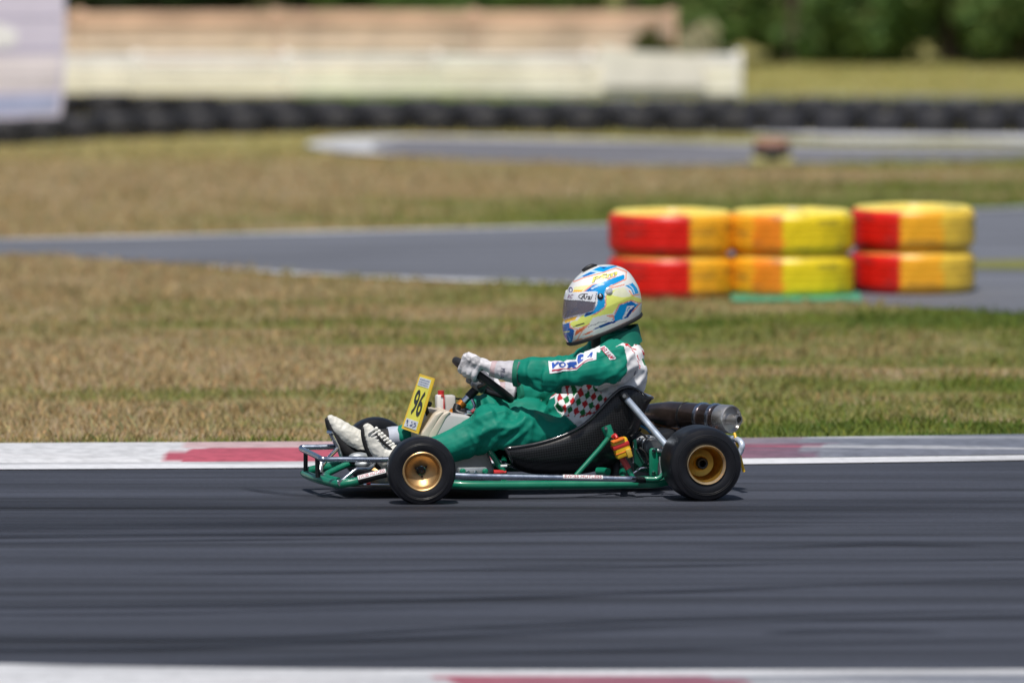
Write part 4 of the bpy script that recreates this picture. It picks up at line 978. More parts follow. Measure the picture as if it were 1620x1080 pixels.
# cloth folds: real displacement of the suit
disp = np.zeros(len(Vb)); fold_spots = {'an': [.10, .27, .36], 'af': [.12, .28], 'ln': [.05, .30, .38], 'lf': [.05, .3, .4]}
headm = (np.linalg.norm(Vb-np.array(HC0+Vector((0, 0, -.01))), axis=1) < .135)
def ridge(x): return 1-abs(x)*2.2
keys = list(F); q = np.stack([F[k][0] for k in keys]); near = q.argmin(0); qmin = q.min(0)
for i in range(len(Vb)):
    if headm[i]: continue
    p = Vector(Vb[i]); k = keys[near[i]]; s = F[k][1][i]
    if qmin[i] < 1.25:
        a = 0.
        for c in fold_spots[k]: a = max(a, math.exp(-((s-c)/.075)**2))
        wv = noise.noise(p*5.0)*.9
        f1 = ridge(noise.noise(Vector((s*13+p.z*8+wv, p.y*6+wv, p.z*5+7))))           # rings round the limb
        f2 = ridge(noise.noise(Vector((p.x*9+p.z*18+wv, p.y*12, p.z*3+s*4+3))))          # drag lines along it
        d = .0125*(f1-.62)*(.22+1.45*a)+.0125*(f2-.62)*(.40+.8*a)
        d += .010*noise.noise(p*6.0) + .0022*(ridge(noise.noise(Vector((p.x*26+wv*2, p.y*14, p.z*34+wv*2))))-.6)*(.3+a)
    else:
        wv = noise.noise(p*5)*.9
        d = .0095*(ridge(noise.noise(Vector((p.x*9-p.z*12+wv, p.y*7, p.z*14+p.x*6))))-.6)+.006*noise.noise(p*6)
    disp[i] = d
disp = np.clip(disp, -.028, .020)
ed = np.empty(len(bme.edges)*2, np.int32); bme.edges.foreach_get("vertices", ed); ed = ed.reshape(-1, 2); dg_ = np.bincount(ed.ravel(), minlength=len(Vb))
for _ in range(5):
    s_ = np.bincount(ed[:, 0], disp[ed[:, 1]], len(Vb))+np.bincount(ed[:, 1], disp[ed[:, 0]], len(Vb)); disp = .35*disp+.65*s_/np.maximum(dg_, 1); Vb2 = Vb+Nb*disp[:, None]; setverts(bme, Vb2)
# livery of the suit, painted per point in kart coordinates
px, py = projN(Vb); nearside = Vb[:, 1] > -.02
def lin3(*c): return np.array(lin(*c)[:3])
S_GREEN = np.array((.002, .205, .142)); S_WHITE = np.array((.80, .80, .82)); S_RED = np.array((.52, .022, .03)); S_DG = np.array((.008, .16, .045))
cols = np.ones((len(Vb), 4)); cols[:, :3] = S_GREEN
arm = ((q[0] < 1.16) & (F['an'][1] > .0)) | ((q[1] < 1.16))
leg = ((q[2] < 1.12) | (q[3] < 1.12))
def z2(P): return [(860+a/6.75, 540+b/6.75) for a, b in P]
# mirrored view so both flanks carry the same livery
Vm = Vb.copy(); Vm[:, 1] = abs(Vm[:, 1]); mx, my = projN(Vm)
white_back = inpoly(mx, my, z2([(700, 20), (805, 15), (855, 60), (885, 130), (892, 220), (876, 320), (822, 430), (700, 445), (540, 478), (480, 470), (300, 490), (200, 545), (110, 670), (105, 715), (250, 800), (360, 905), (420, 960), (800, 900), (1200, 600), (1200, 200), (1060, -20), (860, -10), (840, 30)]))
armz = inpoly(mx, my, z2([(-400, 150), (350, 150), (420, 110), (500, 60), (600, 40), (700, 10), (810, 20), (860, 80), (888, 150), (886, 300), (825, 430), (540, 476), (430, 482), (250, 520), (150, 600), (-400, 700)]))
torso = white_back & ~(armz & (abs(Vb[:, 1]) > .115) & arm) & ~(leg & (my > 650) & (mx < 885))
front_t = (qmin > 1.16) & (mx > 878) & (my < 672) & ~armz
torso |= (qmin > 1.12) & (py < 650) & (py > 545) & (mx > 878)
torso &= ~((q[2] < 1.0) & (my > 640)) & ~((q[3] < 1.02) & (my > 640)) & ~((near == 1) & (q[1] < 1.12) & (F['af'][1] > .08))
cols[torso, :3] = S_WHITE
# diamond panel on the flank
pan = torso & inpoly(mx, my, z2([(95, 690), (170, 560), (260, 500), (430, 470), (540, 476), (690, 615), (560, 752), (390, 803), (240, 800)]))
ang = math.radians(-14); uu = (mx-860)*math.cos(ang)-(my-600)*math.sin(ang); vv = (mx-860)*math.sin(ang)+(my-600)*math.cos(ang)
vv = vv*.72
a_ = np.floor((uu+vv)/10.4).astype(int); b_ = np.floor((uu-vv)/10.4).astype(int)
isw = (a_+b_) % 2 == 0; isr = (a_ % 2 == 0)
cols[pan & ~isw & isr, :3] = S_RED; cols[pan & ~isw & ~isr, :3] = S_DG
pipe = (qmin > 1.0) & nearline(mx, my, z2([(390, 803), (560, 752), (620, 700)]), 1.1) & torso; cols[pipe, :3] = S_RED*.8
sh = nearline(mx, my, z2([(430, 130), (480, 80), (600, 55), (720, 15), (840, 12)]), 2.6) & (qmin > .5); cols[sh, :3] = S_WHITE
for ln, w_, c in (([(1010, 140), (1036, 190)], .8, S_RED), ([(1012, 200), (1032, 222)], .8, S_RED), ([(1010, 245), (1034, 255), (1022, 290)], .8, S_RED), ([(950, 85), (975, 125)], .6, S_RED), ([(985, 315), (960, 372)], .9, np.array((.25, .25, .3))), ([(1112, 330), (1125, 400)], 1.6, S_DG),
              ([(690, 560), (760, 545)], 1.0, np.array((.55, .56, .6))), ([(870, 5), (900, 30), (880, 40)], 2.0, S_RED), ([(1075, 180), (1090, 250)], 1.0, S_DG), ([(1060, 95), (1078, 140)], 1.2, S_RED), ([(960, -15), (985, 5)], 1.6, S_DG), ([(1000, 0), (985, 30)], 1.2, S_RED), ([(905, 45), (990, 80)], 1.0, S_RED)):
    cols[nearline(mx, my, z2(ln), w_) & torso, :3] = c
# collar, balaclava, face
col_z = inpoly(px, py, [(948, 552), (950, 530), (955, 515), (1014, 512), (1014, 546), (1000, 543), (985, 541), (966, 548)]); cols[col_z, :3] = S_GREEN
neck = inpoly(px, py, [(930, 515), (951, 515), (950, 540), (948, 551), (934, 554)]) & (Vb[:, 1] > -.2); cols[neck & (qmin > 1.0), :3] = (.008, .008, .01)
cols[headm & (py < 515), :3] = (.012, .012, .014)
face = headm & (py < 500) & (py > 466) & (px < 950); cols[face, :3] = lin3(176, 126, 108)
for s in (1, -1):
    e = L(921, 478, .034*s); de = np.linalg.norm(Vb-np.array(e), axis=1); cols[de < .016, :3] = (.30, .22, .19); cols[de < .009, :3] = (.02, .015, .012)
    e = L(922, 471, .036*s); cols[np.linalg.norm((Vb-np.array(e))*np.array((1, .5, 1.6)), axis=1) < .014, :3] = (.03, .02, .015)
# elastic waist and trouser seams
set_cols(bme, cols)
m_suit = mat('race_suit', (1, 1, 1), .62, attr='paint', var=.07, scale=26, bump=.10, bscale=420, spec=.25)
bme.materials.append(m_suit)
person = link('person', bme); person.matrix_world = KM
tag(person, 'driver in green and white race suit with blue and yellow helmet, seated in the kart', 'person')
suit_bvh = tree_of(bme)

# sleeve patch, shoulder tag
def z6(P): return [(860+a/13.5, 540+b/13.5) for a, b in P]
m_pw = mat('patch_white', (.72, .73, .77), .6); m_pb = mat('patch_blue', (.018, .085, .42), .6); m_pr = mat('patch_red', (.40, .02, .06), .6)
top_e = [(98, 420), (170, 432), (260, 412), (350, 418), (430, 440), (500, 400), (600, 395), (690, 390), (720, 300), (790, 255), (900, 262), (960, 200), (1130, 190)]
bot_e = [(1120, 395), (1060, 410), (950, 432), (850, 480), (760, 560), (700, 612), (560, 632), (420, 632), (300, 660), (180, 685), (130, 688)]
pt = wrap_poly(z6(top_e+bot_e), suit_bvh, .0022, 2.0).obj('sleeve_patch', m_pw, person)
def band(top, bot): return z6(top+bot[::-1])
MB_ = [([(175, 612), (300, 590), (420, 572), (560, 588), (690, 572), (780, 505), (880, 425), (960, 390), (1050, 380)], [(180, 645), (300, 628), (420, 590), (560, 604), (700, 590), (790, 525), (890, 440), (960, 402), (1050, 393)])]
for t_, b_ in MB_: wrap_poly(band(t_, b_), suit_bvh, .0034, 2.0).obj('red_stripe', m_pr, pt)
def glyph(poly, m_, name='patch_lettering', o=.0034): wrap_poly(z6(poly), suit_bvh, o, 2.0).obj(name, m_, pt)
glyph([(175, 470), (215, 455), (250, 500), (310, 440), (340, 455), (205, 590), (190, 585)], m_pb)
def ringpoly(cx, cy, rx, ry, k, s=0.):
    o = [(cx+rx*math.cos(t)+s*math.sin(t), cy+ry*math.sin(t)) for t in np.linspace(.0, 2*PI, 17)]; i = [(cx+rx*k*math.cos(t)+s*k*math.sin(t), cy+ry*k*math.sin(t)) for t in np.linspace(2*PI, 0, 17)]; return o+i
glyph(ringpoly(400, 500, 80, 58, .55), m_pb)
glyph([(490, 470), (560, 440), (690, 440), (700, 500), (640, 520), (690, 560), (640, 575), (590, 535), (560, 560), (500, 575), (520, 510)], m_pb)
glyph([(715, 420), (735, 320), (790, 285), (860, 290), (850, 340), (800, 350), (800, 400), (850, 380), (840, 410), (740, 490), (725, 470)], m_pb)
glyph([(920, 350), (1010, 250), (1050, 240), (1020, 345), (985, 345), (1005, 290), (960, 340)], m_pb)
def z4(P): return [(860+a/5.4, 400+b/5.4) for a, b in P]
tg = wrap_poly(z4([(470, 812), (520, 795), (560, 830), (620, 895), (610, 910), (565, 915), (540, 870)]), suit_bvh, .0024, 2.0).obj('shoulder_tag', m_pw, person)
wrap_text('BELLAM', z4([(483, 822), (568, 908), (604, 895), (520, 802)]), suit_bvh, .0036, 0, .01).obj('tag_lettering', m_pr, tg)

# standing collar
P = LP([(979, 551, 0), (979.5, 543, 0), (979, 533, 0), (977.5, 525, 0)]); mb = MB(); V = []; R_ = [.098, .090, .086, .084]; sgc = 40
for wall in (0, .006):
    for p, r_ in zip(P, R_):
        for k in range(sgc):
            a = 2*PI*k/sgc; V.append((p.x+math.cos(a)*(r_-wall)*.92, p.y+math.sin(a)*(r_-wall), p.z-math.cos(a)*.030))
ng = 4*sgc; Fc = []
for o_ in (0, ng):
    Fc += [(o_+i*sgc+k, o_+i*sgc+(k+1) % sgc, o_+(i+1)*sgc+(k+1) % sgc, o_+(i+1)*sgc+k) for i in range(3) for k in range(sgc)]
Fc += [(3*sgc+k, 3*sgc+(k+1) % sgc, ng+3*sgc+(k+1) % sgc, ng+3*sgc+k) for k in range(sgc)]
mb.add(V, Fc).obj('collar', mat('collar_green', (.002, .17, .115), .65, bump=.15), person)
# ---- gloves
m_glove = mat('glove_cloth', (1, 1, 1), .6, attr='paint', var=.1, scale=40, bump=.15, bscale=300)
def hand(grip_a, cuff_px, wrist_px, side):
    P0 = WC+(wd*math.cos(grip_a)+lat*math.sin(grip_a))*WR
    tan = (-wd*math.sin(grip_a)+lat*math.cos(grip_a)).normalized(); outw = (P0-WC).normalized(); nrm = wn
    if tan.dot(wd) < 0: tan = -tan           # index finger lies towards the top of the rim
    mb = MB(); W0 = L(*wrist_px); C0 = L(*cuff_px); br = .0145; kn = []
    for i in range(4):
        off_ = (1.4-i)*.0215; base = P0+tan*off_; r_ = (.0115, .0120, .0115, .0100)[i]; ro = br+r_+.001; lenf = (.95, 1.05, 1.0, .85)[i]
        an = [(55, .040), (75, .006), (125, .001), (180, 0.), (228, 0.)]; pts = []
        for a_, ex in an:
            a2 = math.radians(a_-40*(1-lenf)); pts.append(base+(nrm*math.cos(a2)+outw*math.sin(a2))*(ro+ex*.7))
        kn.append(pts[1]); mb.tube(pts, [r_*1.2, r_*1.15, r_*1.05, r_, r_*.85], 10, smooth=3); mb.ball(pts[-1], r_*.85, 10)
        mb.tube([pts[0], pts[0].lerp(W0, .5), W0], [r_*1.35, .019, .022], 12)
    thumb0 = W0.lerp(kn[0], .35)
    inn = P0+tan*.046
    tp = [thumb0, inn+nrm*.036+outw*.004, inn+nrm*.024-outw*.014, inn-outw*.026+tan*.004, inn-outw*.022-nrm*.014]
    mb.tube(tp, [.020, .015, .0135, .0125, .010], 10, smooth=3).ball(tp[-1], .010, 10)
    mb.tube([W0.lerp(kn[1], .15), W0, W0.lerp(C0, .35), W0.lerp(C0, .75), C0], [.030, .031, .036, .043, .049], 20, smooth=3)
    d = (C0-W0).normalized()
    me = remesh(mb, .0030, 3, .5); V = mverts(me); N_ = mnormals(me)
    dd = np.array([.0018*(1-abs(noise.noise(Vector(v)*38))*2)+.0016*noise.noise(Vector(v)*70) for v in V]); setverts(me, V+N_*dd[:, None])
    c = np.ones((len(V), 4)); c[:, :3] = (.66, .65, .68)
    s = (V-np.array(W0))@np.array(d)
    nz = np.array([noise.noise(Vector(v)*30) for v in V])
    c[s > .012, :3] = (.50, .49, .53); c[(s > -.008) & (s < .012), :3] = (.50, .38, .40)
    # darker palm and finger insides
    inner = ((V-np.array(P0))@np.array(outw) < .012) & (s < -.03); c[inner, :3] = (.20, .20, .23)
    c[(s < -.03) & (nz > .12), :3] *= .62
    c[s > (C0-W0).length-.006, :3] = (.12, .12, .14)
    set_cols(me, c); me.materials.append(m_glove); g = link('glove', me, person); return g, d, W0, C0
A_near = math.acos(.62); A_far = -math.acos(-.10)
gl, gd, gW, gC = hand(A_near, (824, 589.5, .195), (782, 584, .145), 1)
hand(A_far, (811, 622, -.133), (790, 617, -.13), -1)
for A in (ARM_N, ARM_F):
    a0, a1 = L(*A[-2][:3]), L(*A[-1][:3]); d = (a1-a0).normalized()
    MB().tube([a1-d*.016, a1-d*.008, a1+d*.003], [A[-1][3]*1.10, A[-1][3]*1.13, A[-1][3]*1.09], 24).obj('sleeve_cuff', mat('cuff_green', (.002, .16, .10), .7, bump=.2), person)
gb_ = tree_of(gl.data)
wrap_text('ALPI', [(791, 598), (793, 582), (799.5, 583), (797.5, 599.5)], gb_, .0012, 0, .01).obj('glove_lettering', mat('grey_print', (.12, .12, .18), .6), gl)

# ---- boots
m_boot = mat('boot_leather', (1, 1, 1), .5, attr='paint', var=.10, scale=30, bump=.2, bscale=90)
def boot(tubes, sole, white, name='boot'):
    mb = MB()
    for T_ in tubes: mb.tube([L(*a[:3]) for a in T_], [a[3] for a in T_], 16, smooth=4).ball(L(*T_[-1][:3]), T_[-1][3], 12).ball(L(*T_[0][:3]), T_[0][3], 12)
    me = remesh(mb, .0035, 3, .5); V = mverts(me); N_ = mnormals(me)
    setverts(me, V+N_*np.array([.002*noise.noise(Vector(v)*45)+.0018*(1-2*abs(noise.noise(Vector((v[0]*60, v[1]*10, v[2]*60))))) for v in V])[:, None])
    x, y = projN(V); c = np.ones((len(V), 4)); c[:, :3] = (.012, .012, .014)
    c[inpoly(x, y, white), :3] = (.70, .69, .63); set_cols(me, c); me.materials.append(m_boot)
    o = link(name, me, person)
    mb = MB()
    for T_ in sole: mb.tube([L(*a[:3]) for a in T_], [a[3] for a in T_], 14, smooth=4).ball(L(*T_[-1][:3]), T_[-1][3], 12).ball(L(*T_[0][:3]), T_[0][3], 12)
    me = remesh(mb, .0035, 2, .5); me.materials.append(mat('boot_sole', (.012, .012, .014), .6, bump=.2)); link('sole', me, o); return o
bf = boot([[(590, 716, -.15, .036), (574, 703, -.15, .045), (556, 692, -.15, .041), (541, 680, -.15, .035), (530, 670, -.15, .026), (523, 663, -.15, .017)], [(604, 694, -.15, .037), (590, 702, -.15, .043)]],
          [[(583, 732, -.15, .028), (566, 724, -.15, .032), (549, 711, -.15, .030), (535, 694, -.15, .025), (524, 677, -.15, .018), (518, 664, -.15, .011)]],
          [(515, 652), (535, 652), (570, 676), (601, 683), (606, 700), (600, 712), (588, 713), (565, 710), (548, 702), (534, 690), (524, 673)])
bn_ = boot([[(606, 730, .12, .030), (601, 717, .12, .036), (594, 704, .12, .035), (588, 691, .12, .030), (583, 680, .12, .021), (581, 676, .12, .016)], [(643, 722, .13, .041), (628, 722, .128, .042), (610, 718, .12, .038)]],
           [[(600, 736, .12, .018), (590, 722, .12, .018), (581, 704, .12, .016), (576, 688, .12, .013), (575, 678, .12, .010)]],
           [(574, 682), (576, 668), (588, 668), (640, 700), (634, 745), (600, 742), (590, 722), (579, 700)])
lc = MB()
for i in range(9):
    t = i/8; a = (591+35*t, 680+33*t); 
    lc.tube(LP([(a[0]-8+2*t, a[1]+5, .148), (a[0]-3, a[1]+1.5, .150), (a[0]+1.5, a[1]-1.5, .140), (a[0]+4.2, a[1]-1.5, .118)]), .0042, 8, smooth=3)
    lc.ball(L(a[0]+4.5, a[1]-2.5, .115), .0072, 10)
lc.obj('laces', mat('lace_white', (.74, .73, .70), .6), bn_)
MB().tube(LP([(591, 683, .145), (606, 699, .155), (624, 715, .152)]), [.005, .006, .004], 8).obj('lace_flap', mat('soft_black', (.015, .015, .016), .6), bn_)
# ankle: grey blue hem and black sock
hem = MB().tube(LP([(633, 690.5, -.15), (622, 691.5, -.15), (613, 692, -.15)]), [.041, .0425, .040], 24, smooth=3).obj('trouser_hem', mat('hem_cloth', (.46, .50, .60), .65, bump=.1), person)
MB().tube(LP([(618, 691, -.15), (606, 692, -.15), (598, 696, -.15)]), [.034, .034, .032], 18, smooth=2).obj('sock', mat('soft_black', (.012, .012, .014), .7), person)

# ---- helmet
def hz(a, b): return (880+a/7.447, 410+b/7.447)
outl = [(150, 1003), (112, 950), (84, 880), (76, 800), (84, 735), (92, 690), (98, 620), (104, 540), (112, 470), (128, 400), (158, 330), (208, 255), (270, 188), (335, 135), (405, 98), (480, 74), (560, 63), (640, 65), (715, 78), (785, 102), (850, 148), (895, 205), (935, 270), (968, 340), (990, 420), (1002, 500), (1002, 570), (994, 630), (980, 680), (962, 712)]
out_px = [hz(*p) for p in smoothline(outl, 6)]
c22, s22 = math.cos(math.radians(21.5)), math.sin(math.radians(21.5))
H0 = L(*hz(540, 560), 0)
def hframe(pxy):
    p = L(pxy[0], pxy[1], 0)-H0; X, Z = -p.x, p.z          # X to the rear of the picture's right
    return (X*c22+Z*s22, -X*s22+Z*c22)                      # along the lower edge, square to it
hp = np.array([hframe(p) for p in out_px]); itop = int(hp[:, 1].argmax())
fr_, bk_ = hp[:itop+1], hp[itop:][::-1]
vmin = max(fr_[0, 1], bk_[0, 1]); vmax = hp[itop, 1]
nv, nu = 150, 280
def hw(t): return .126*(np.clip(1-np.clip((t-.42)/.58, 0, 1)**2.3, 0, 1)**.5)*(.80+.20*np.clip(t/.40, 0, 1)**.8)
V = []; vs = vmin+(vmax-vmin)*np.sin(np.linspace(0, PI/2, nv))
fy_, bky = np.maximum.accumulate(fr_[:, 1]), np.maximum.accumulate(bk_[:, 1])
for v_ in vs:
    a = np.interp(v_, fy_+np.arange(len(fy_))*1e-9, fr_[:, 0]); b_ = np.interp(v_, bky+np.arange(len(bky))*1e-9, bk_[:, 0])
    t = (v_-vmin)/(vmax-vmin); cu, ru = (a+b_)/2, max((b_-a)/2, 1e-4); hwid = max(float(hw(t)), 1e-4)
    for k in range(nu):
        th = 2*PI*k/nu; cc, ss = math.cos(th), math.sin(th); ef = .92 if cc < 0 else .86
        u_ = cu+ru*math.copysign(abs(cc)**ef, cc); yy = hwid*math.copysign(abs(ss)**.92, ss)
        X = u_*c22-v_*s22; Z = u_*s22+v_*c22; V.append((H0.x-X, yy, H0.z+Z))
V = np.array(V)
HY = Matrix.Translation(H0) @ Matrix.Rotation(math.radians(3), 4, 'Z') @ Matrix.Translation(-H0)     # head turned slightly to the camera
M_ = np.array(HY); Vh = V @ M_[:3, :3].T+M_[:3, 3]
Vm = V.copy(); Vm[:, 1] = abs(Vm[:, 1]); Vm = Vm @ M_[:3, :3].T+M_[:3, 3]; qx, qy = projN(Vm); hx, hy = (qx-880)*7.447, (qy-410)*7.447
cols = np.ones((len(V), 4)); cols[:, :3] = (.84, .84, .82)
CY, BL, DB, YE, ORG, RO, LB = (.0, .32, .72), (.0, .16, .54), (.004, .05, .26), (.84, .90, .20), (.92, .50, .04), (.78, .16, .06), (.45, .68, .86)
def fill(poly, c): cols[inpoly(hx, hy, poly), :3] = c
def stroke(line, w_, c): cols[nearline(hx, hy, line, w_), :3] = c
fill([(190, 395), (210, 330), (330, 310), (420, 300), (310, 392)], (.84, .84, .45)); fill([(185, 398), (215, 362), (310, 362), (300, 395)], ORG)
fill([(585, 430), (660, 370), (740, 340), (830, 400), (900, 430), (1010, 470), (1010, 525), (900, 480), (760, 520), (700, 590), (660, 640), (560, 655), (430, 690), (390, 760), (330, 790), (200, 805), (160, 770), (170, 740), (250, 720), (300, 660), (450, 640), (570, 590), (580, 500)], YE)
fill([(700, 360), (800, 330), (850, 400), (880, 440), (780, 450), (640, 420)], (.85, .86, .62))
fill([(210, 262), (300, 190), (410, 130), (500, 92), (640, 70), (720, 80), (700, 100), (560, 150), (470, 165), (330, 212)], LB)
fill([(305, 200), (400, 150), (470, 155), (380, 190), (320, 210)], BL); fill([(430, 125), (520, 85), (600, 90), (700, 72), (715, 84), (640, 110), (560, 150), (520, 145)], CY); fill([(520, 95), (600, 92), (560, 112)], DB)
fill([(305, 388), (415, 312), (620, 240), (790, 182), (805, 190), (800, 240), (640, 308), (590, 345), (570, 400), (575, 540), (560, 590), (480, 625), (400, 662), (325, 680), (345, 635), (440, 605), (485, 520), (485, 385)], CY)
fill([(320, 385), (420, 318), (520, 290), (480, 340), (400, 385)], BL); fill([(330, 676), (350, 640), (430, 620), (400, 655)], DB); stroke([(420, 345), (500, 305), (560, 290)], 10, LB)
fill([(815, 312), (900, 278), (955, 345), (972, 400), (905, 418), (880, 352)], CY); stroke([(850, 300), (900, 340), (920, 395)], 8, LB)
fill([(655, 715), (690, 650), (740, 545), (830, 510), (890, 492), (940, 530), (1000, 518), (930, 570), (880, 640), (840, 690), (780, 706), (690, 735)], CY)
fill([(800, 700), (860, 600), (940, 545), (900, 610), (850, 680)], DB); fill([(830, 520), (890, 497), (930, 530), (900, 548), (830, 548)], BL)
stroke([(790, 690), (820, 630), (840, 560), (910, 553), (860, 590), (815, 665)], 8, (.75, .80, .84))
fill([(410, 838), (560, 760), (640, 735), (720, 722), (690, 745), (560, 795)], DB)
fill([(60, 775), (160, 740), (155, 800), (215, 835), (190, 965), (160, 1010), (90, 900)], (.01, .12, .45)); stroke([(90, 860), (150, 850)], 7, (.6, .62, .3)); fill([(130, 900), (185, 905), (180, 975), (150, 985)], (.0, .22, .62))
fill([(90, 715), (150, 695), (250, 668), (225, 712), (105, 752)], ORG)
fill([(230, 840), (300, 800), (380, 768), (310, 840), (215, 905)], RO); fill([(300, 895), (410, 842), (440, 845), (370, 885)], RO); fill([(600, 668), (665, 650), (672, 690), (640, 690)], (.85, .45, .35))
for ln in ([(312, 392), (420, 305), (620, 230), (700, 200)], [(210, 265), (330, 215), (560, 155), (700, 105), (830, 150)], [(825, 150), (820, 235), (640, 318), (598, 350)], [(586, 430), (582, 560), (480, 635), (420, 665)], [(160, 760), (165, 805), (260, 830), (370, 775)],
           [(240, 960), (300, 850), (385, 765)], [(200, 968), (600, 856), (830, 740)], [(672, 720), (676, 668), (600, 664)], [(690, 640), (740, 536), (880, 484), (960, 512), (1005, 515)], [(900, 620), (985, 520)], [(800, 300), (700, 325), (620, 340)], [(975, 415), (900, 428), (860, 370)]):
    stroke(ln, 6.5, (.88, .33, .20))
stroke([(380, 800), (420, 775), (460, 770), (500, 745), (560, 738), (600, 725)], 4, (.25, .26, .3)); stroke([(205, 795), (330, 755)], 6, (.04, .04, .05))
fill([(100, 1040), (150, 1000), (215, 975), (420, 925), (600, 872), (760, 805), (900, 735), (975, 672), (1020, 700), (700, 960), (200, 1080)], (.012, .012, .015)); fill([(905, 735), (930, 690), (980, 665), (985, 695), (950, 725)], DB)
port = [(128, 470), (300, 478), (455, 505), (440, 596), (330, 636), (225, 662), (100, 690), (105, 560)]
vis = [(60, 720), (86, 590), (104, 470), (120, 396), (300, 384), (484, 376), (470, 470), (462, 560), (440, 606), (330, 645), (230, 668), (110, 705)]
strip = [(90, 500), (100, 396), (300, 384), (484, 376), (470, 440), (464, 512), (300, 492), (108, 482)]
F_ = []; Fv = []; Fs = []
pin = inpoly(hx, hy, port); vin = inpoly(hx, hy, vis); sin_ = inpoly(hx, hy, strip)
for i in range(nv-1):
    for k in range(nu):
        q4 = (i*nu+k, i*nu+(k+1) % nu, (i+1)*nu+(k+1) % nu, (i+1)*nu+k)
        if not all(pin[x] for x in q4): F_.append(q4)
        if all(vin[x] for x in q4): (Fs if all(sin_[x] for x in q4) else Fv).append(q4)
hm = MB().add(Vh, F_); 
hme = bpy.data.meshes.new('helmet'); hme.from_pydata([tuple(v) for v in Vh], [], F_); hme.polygons.foreach_set('use_smooth', [True]*len(hme.polygons)); set_cols(hme, cols)
hme.materials.append(mat('helmet_paint', (1, 1, 1), .22, attr='paint', var=.03, scale=60, coat=.6)); helmet = link('helmet', hme, person)
full = bpy.data.meshes.new('tmp'); full.from_pydata([tuple(v) for v in Vh], [], [(i*nu+k, i*nu+(k+1) % nu, (i+1)*nu+(k+1) % nu, (i+1)*nu+k) for i in range(nv-1) for k in range(nu)])
Nh = mnormals(full); ctr = Vh.mean(0); sgn = np.sign(((Vh-ctr)*Nh).sum(1).mean()); Nh = Nh*sgn; 
def shell(name, faces, o0, o1, m_, parent):
    used = sorted({v for f in faces for v in f}); ix = {v: i for i, v in enumerate(used)}; nU = len(used)
    A_ = [tuple(Vh[v]+Nh[v]*o1) for v in used]+[tuple(Vh[v]+Nh[v]*o0) for v in used]
    f1 = [tuple(ix[v] for v in f) for f in faces]; cnt = {}
    for f in f1:
        for a, b2 in zip(f, f[1:]+f[:1]): cnt[(a, b2)] = 1
    side = [(b2, a, a+nU, b2+nU) for a, b2 in cnt if (b2, a) not in cnt]
    return MB().add(A_, f1+[tuple(v+nU for v in f)[::-1] for f in f1]+side).obj(name, m_, parent)
m_vis, nt, b = newmat('smoked_visor'); b.inputs['Base Color'].default_value = (.30, .29, .36, 1); b.inputs['Roughness'].default_value = .05
gl_ = nt.nodes.new('ShaderNodeBsdfTransparent'); gl_.inputs[0].default_value = (.80, .78, .86, 1); ms = nt.nodes.new('ShaderNodeMixShader'); ms.inputs[0].default_value = .30
o_ = [x for x in nt.nodes if x.type == 'OUTPUT_MATERIAL'][0]; nt.links.new(gl_.outputs[0], ms.inputs[1]); nt.links.new(b.outputs[0], ms.inputs[2]); nt.links.new(ms.outputs[0], o_.inputs[0])
visor = shell('visor', Fv, .0015, .0045, m_vis, helmet)
vs_ = shell('visor_strip', Fs, .0012, .0050, mat('visor_white', (.72, .74, .80), .3, coat=.3), helmet)
sb = tree_of(vs_.data); hb = tree_of(full)
def hq(P): return [hz(*p) for p in P]
m_bk = mat('black_print', (.012, .012, .014), .4)
wrap_text('Arai', hq([(285, 468), (425, 480), (432, 415), (290, 408)]), sb, .0010, .35, .012, 1.2).obj('visor_lettering', m_bk, vs_)
lp = [hz(350+88*math.cos(t), 444+38*math.sin(t)+6*math.cos(t)) for t in np.linspace(2.0, 5.0, 16)]+[hz(350+80*math.cos(t), 444+31*math.sin(t)+6*math.cos(t)) for t in np.linspace(5.0, 2.0, 16)]
wrap_poly(lp, sb, .0010, 2.0).obj('visor_lettering', m_bk, vs_)
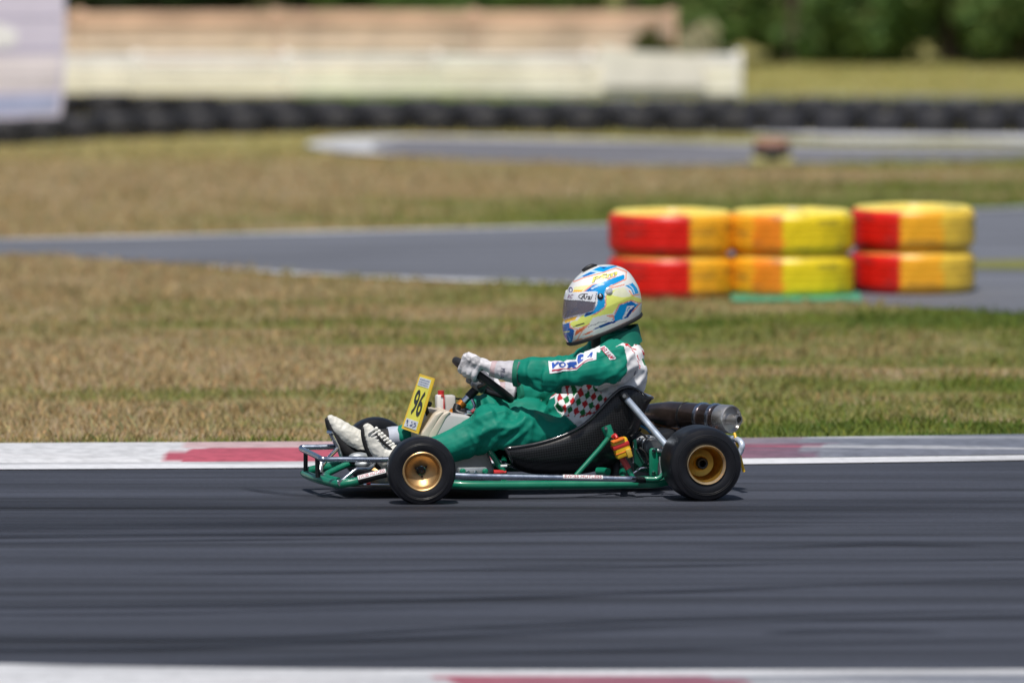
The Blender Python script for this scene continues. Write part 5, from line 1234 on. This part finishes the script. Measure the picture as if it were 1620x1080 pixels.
wrap_text('RC', hq([(132, 465), (195, 462), (205, 415), (140, 420)]), sb, .0010, .2, .005, 1.2).obj('visor_lettering', mat('plum_print', (.25, .10, .22), .4), vs_)
psm = hq([(420, 282), (722, 182), (714, 132), (414, 218)])
wrap_text('PSm', psm, hb, .0010, .2, .05, 1.5).obj('helmet_lettering', mat('dark_olive', (.20, .18, .04), .4), helmet)
wrap_text('PSm', psm, hb, .0022, .2, .022, 1.5).obj('helmet_lettering', mat('letter_yellow', (.78, .74, .16), .35), helmet)
lgp = [hz(172+24*math.cos(t), 362+34*math.sin(t)) for t in np.linspace(0, 2*PI, 18)]+[hz(172+14*math.cos(t), 362+22*math.sin(t)) for t in np.linspace(2*PI, 0, 18)]
wrap_poly(lgp, hb, .0010, 2.0).obj('helmet_emblem', mat('indigo_print', (.06, .05, .22), .4), helmet)
def knob(a, b_, r, h, m_, name, par=None):
    d = KR @ ray(*hz(a, b_)); hit = hb.ray_cast(CAML, d); nn = hit[1] if hit[1].dot(d) < 0 else -hit[1]
    return MB().lathe([(0, h), (r*.55, h), (r*.6, h*.75), (r*.8, h*.7), (r*.95, h*.5), (r, 0)], hit[0], nn, 24).obj(name, m_, par or helmet)
k1 = knob(620, 372, .0145, .007, mat('pearl_knob', (.62, .63, .66), .3, .3), 'visor_pivot')
k2 = knob(520, 438, .0120, .006, m_dark, 'visor_lock'); knob(520, 435, .0070, .010, m_chrome, 'lock_button')
# top vent and lower seal
tv_ = MB(); 
for s in (1, -1): tv_.tube(LP([(921, 428, .012*s), (928, 424, .014*s), (936, 420.5, .014*s), (944, 419.5, .012*s)]), [.004, .0075, .008, .003], 10, smooth=3)
tv_.tube(LP([(923, 428, 0), (934, 422.5, 0), (945, 420.5, 0)]), [.006, .009, .004], 10, smooth=3).obj('top_vent', m_dark, helmet)
ring = [tuple(Vh[k]+np.array((0, 0, .004))) for k in range(0, nu, 4)]
MB().tube(ring, .009, 8, closed=True).obj('edge_seal', mat('soft_black', (.012, .012, .014), .7), helmet)
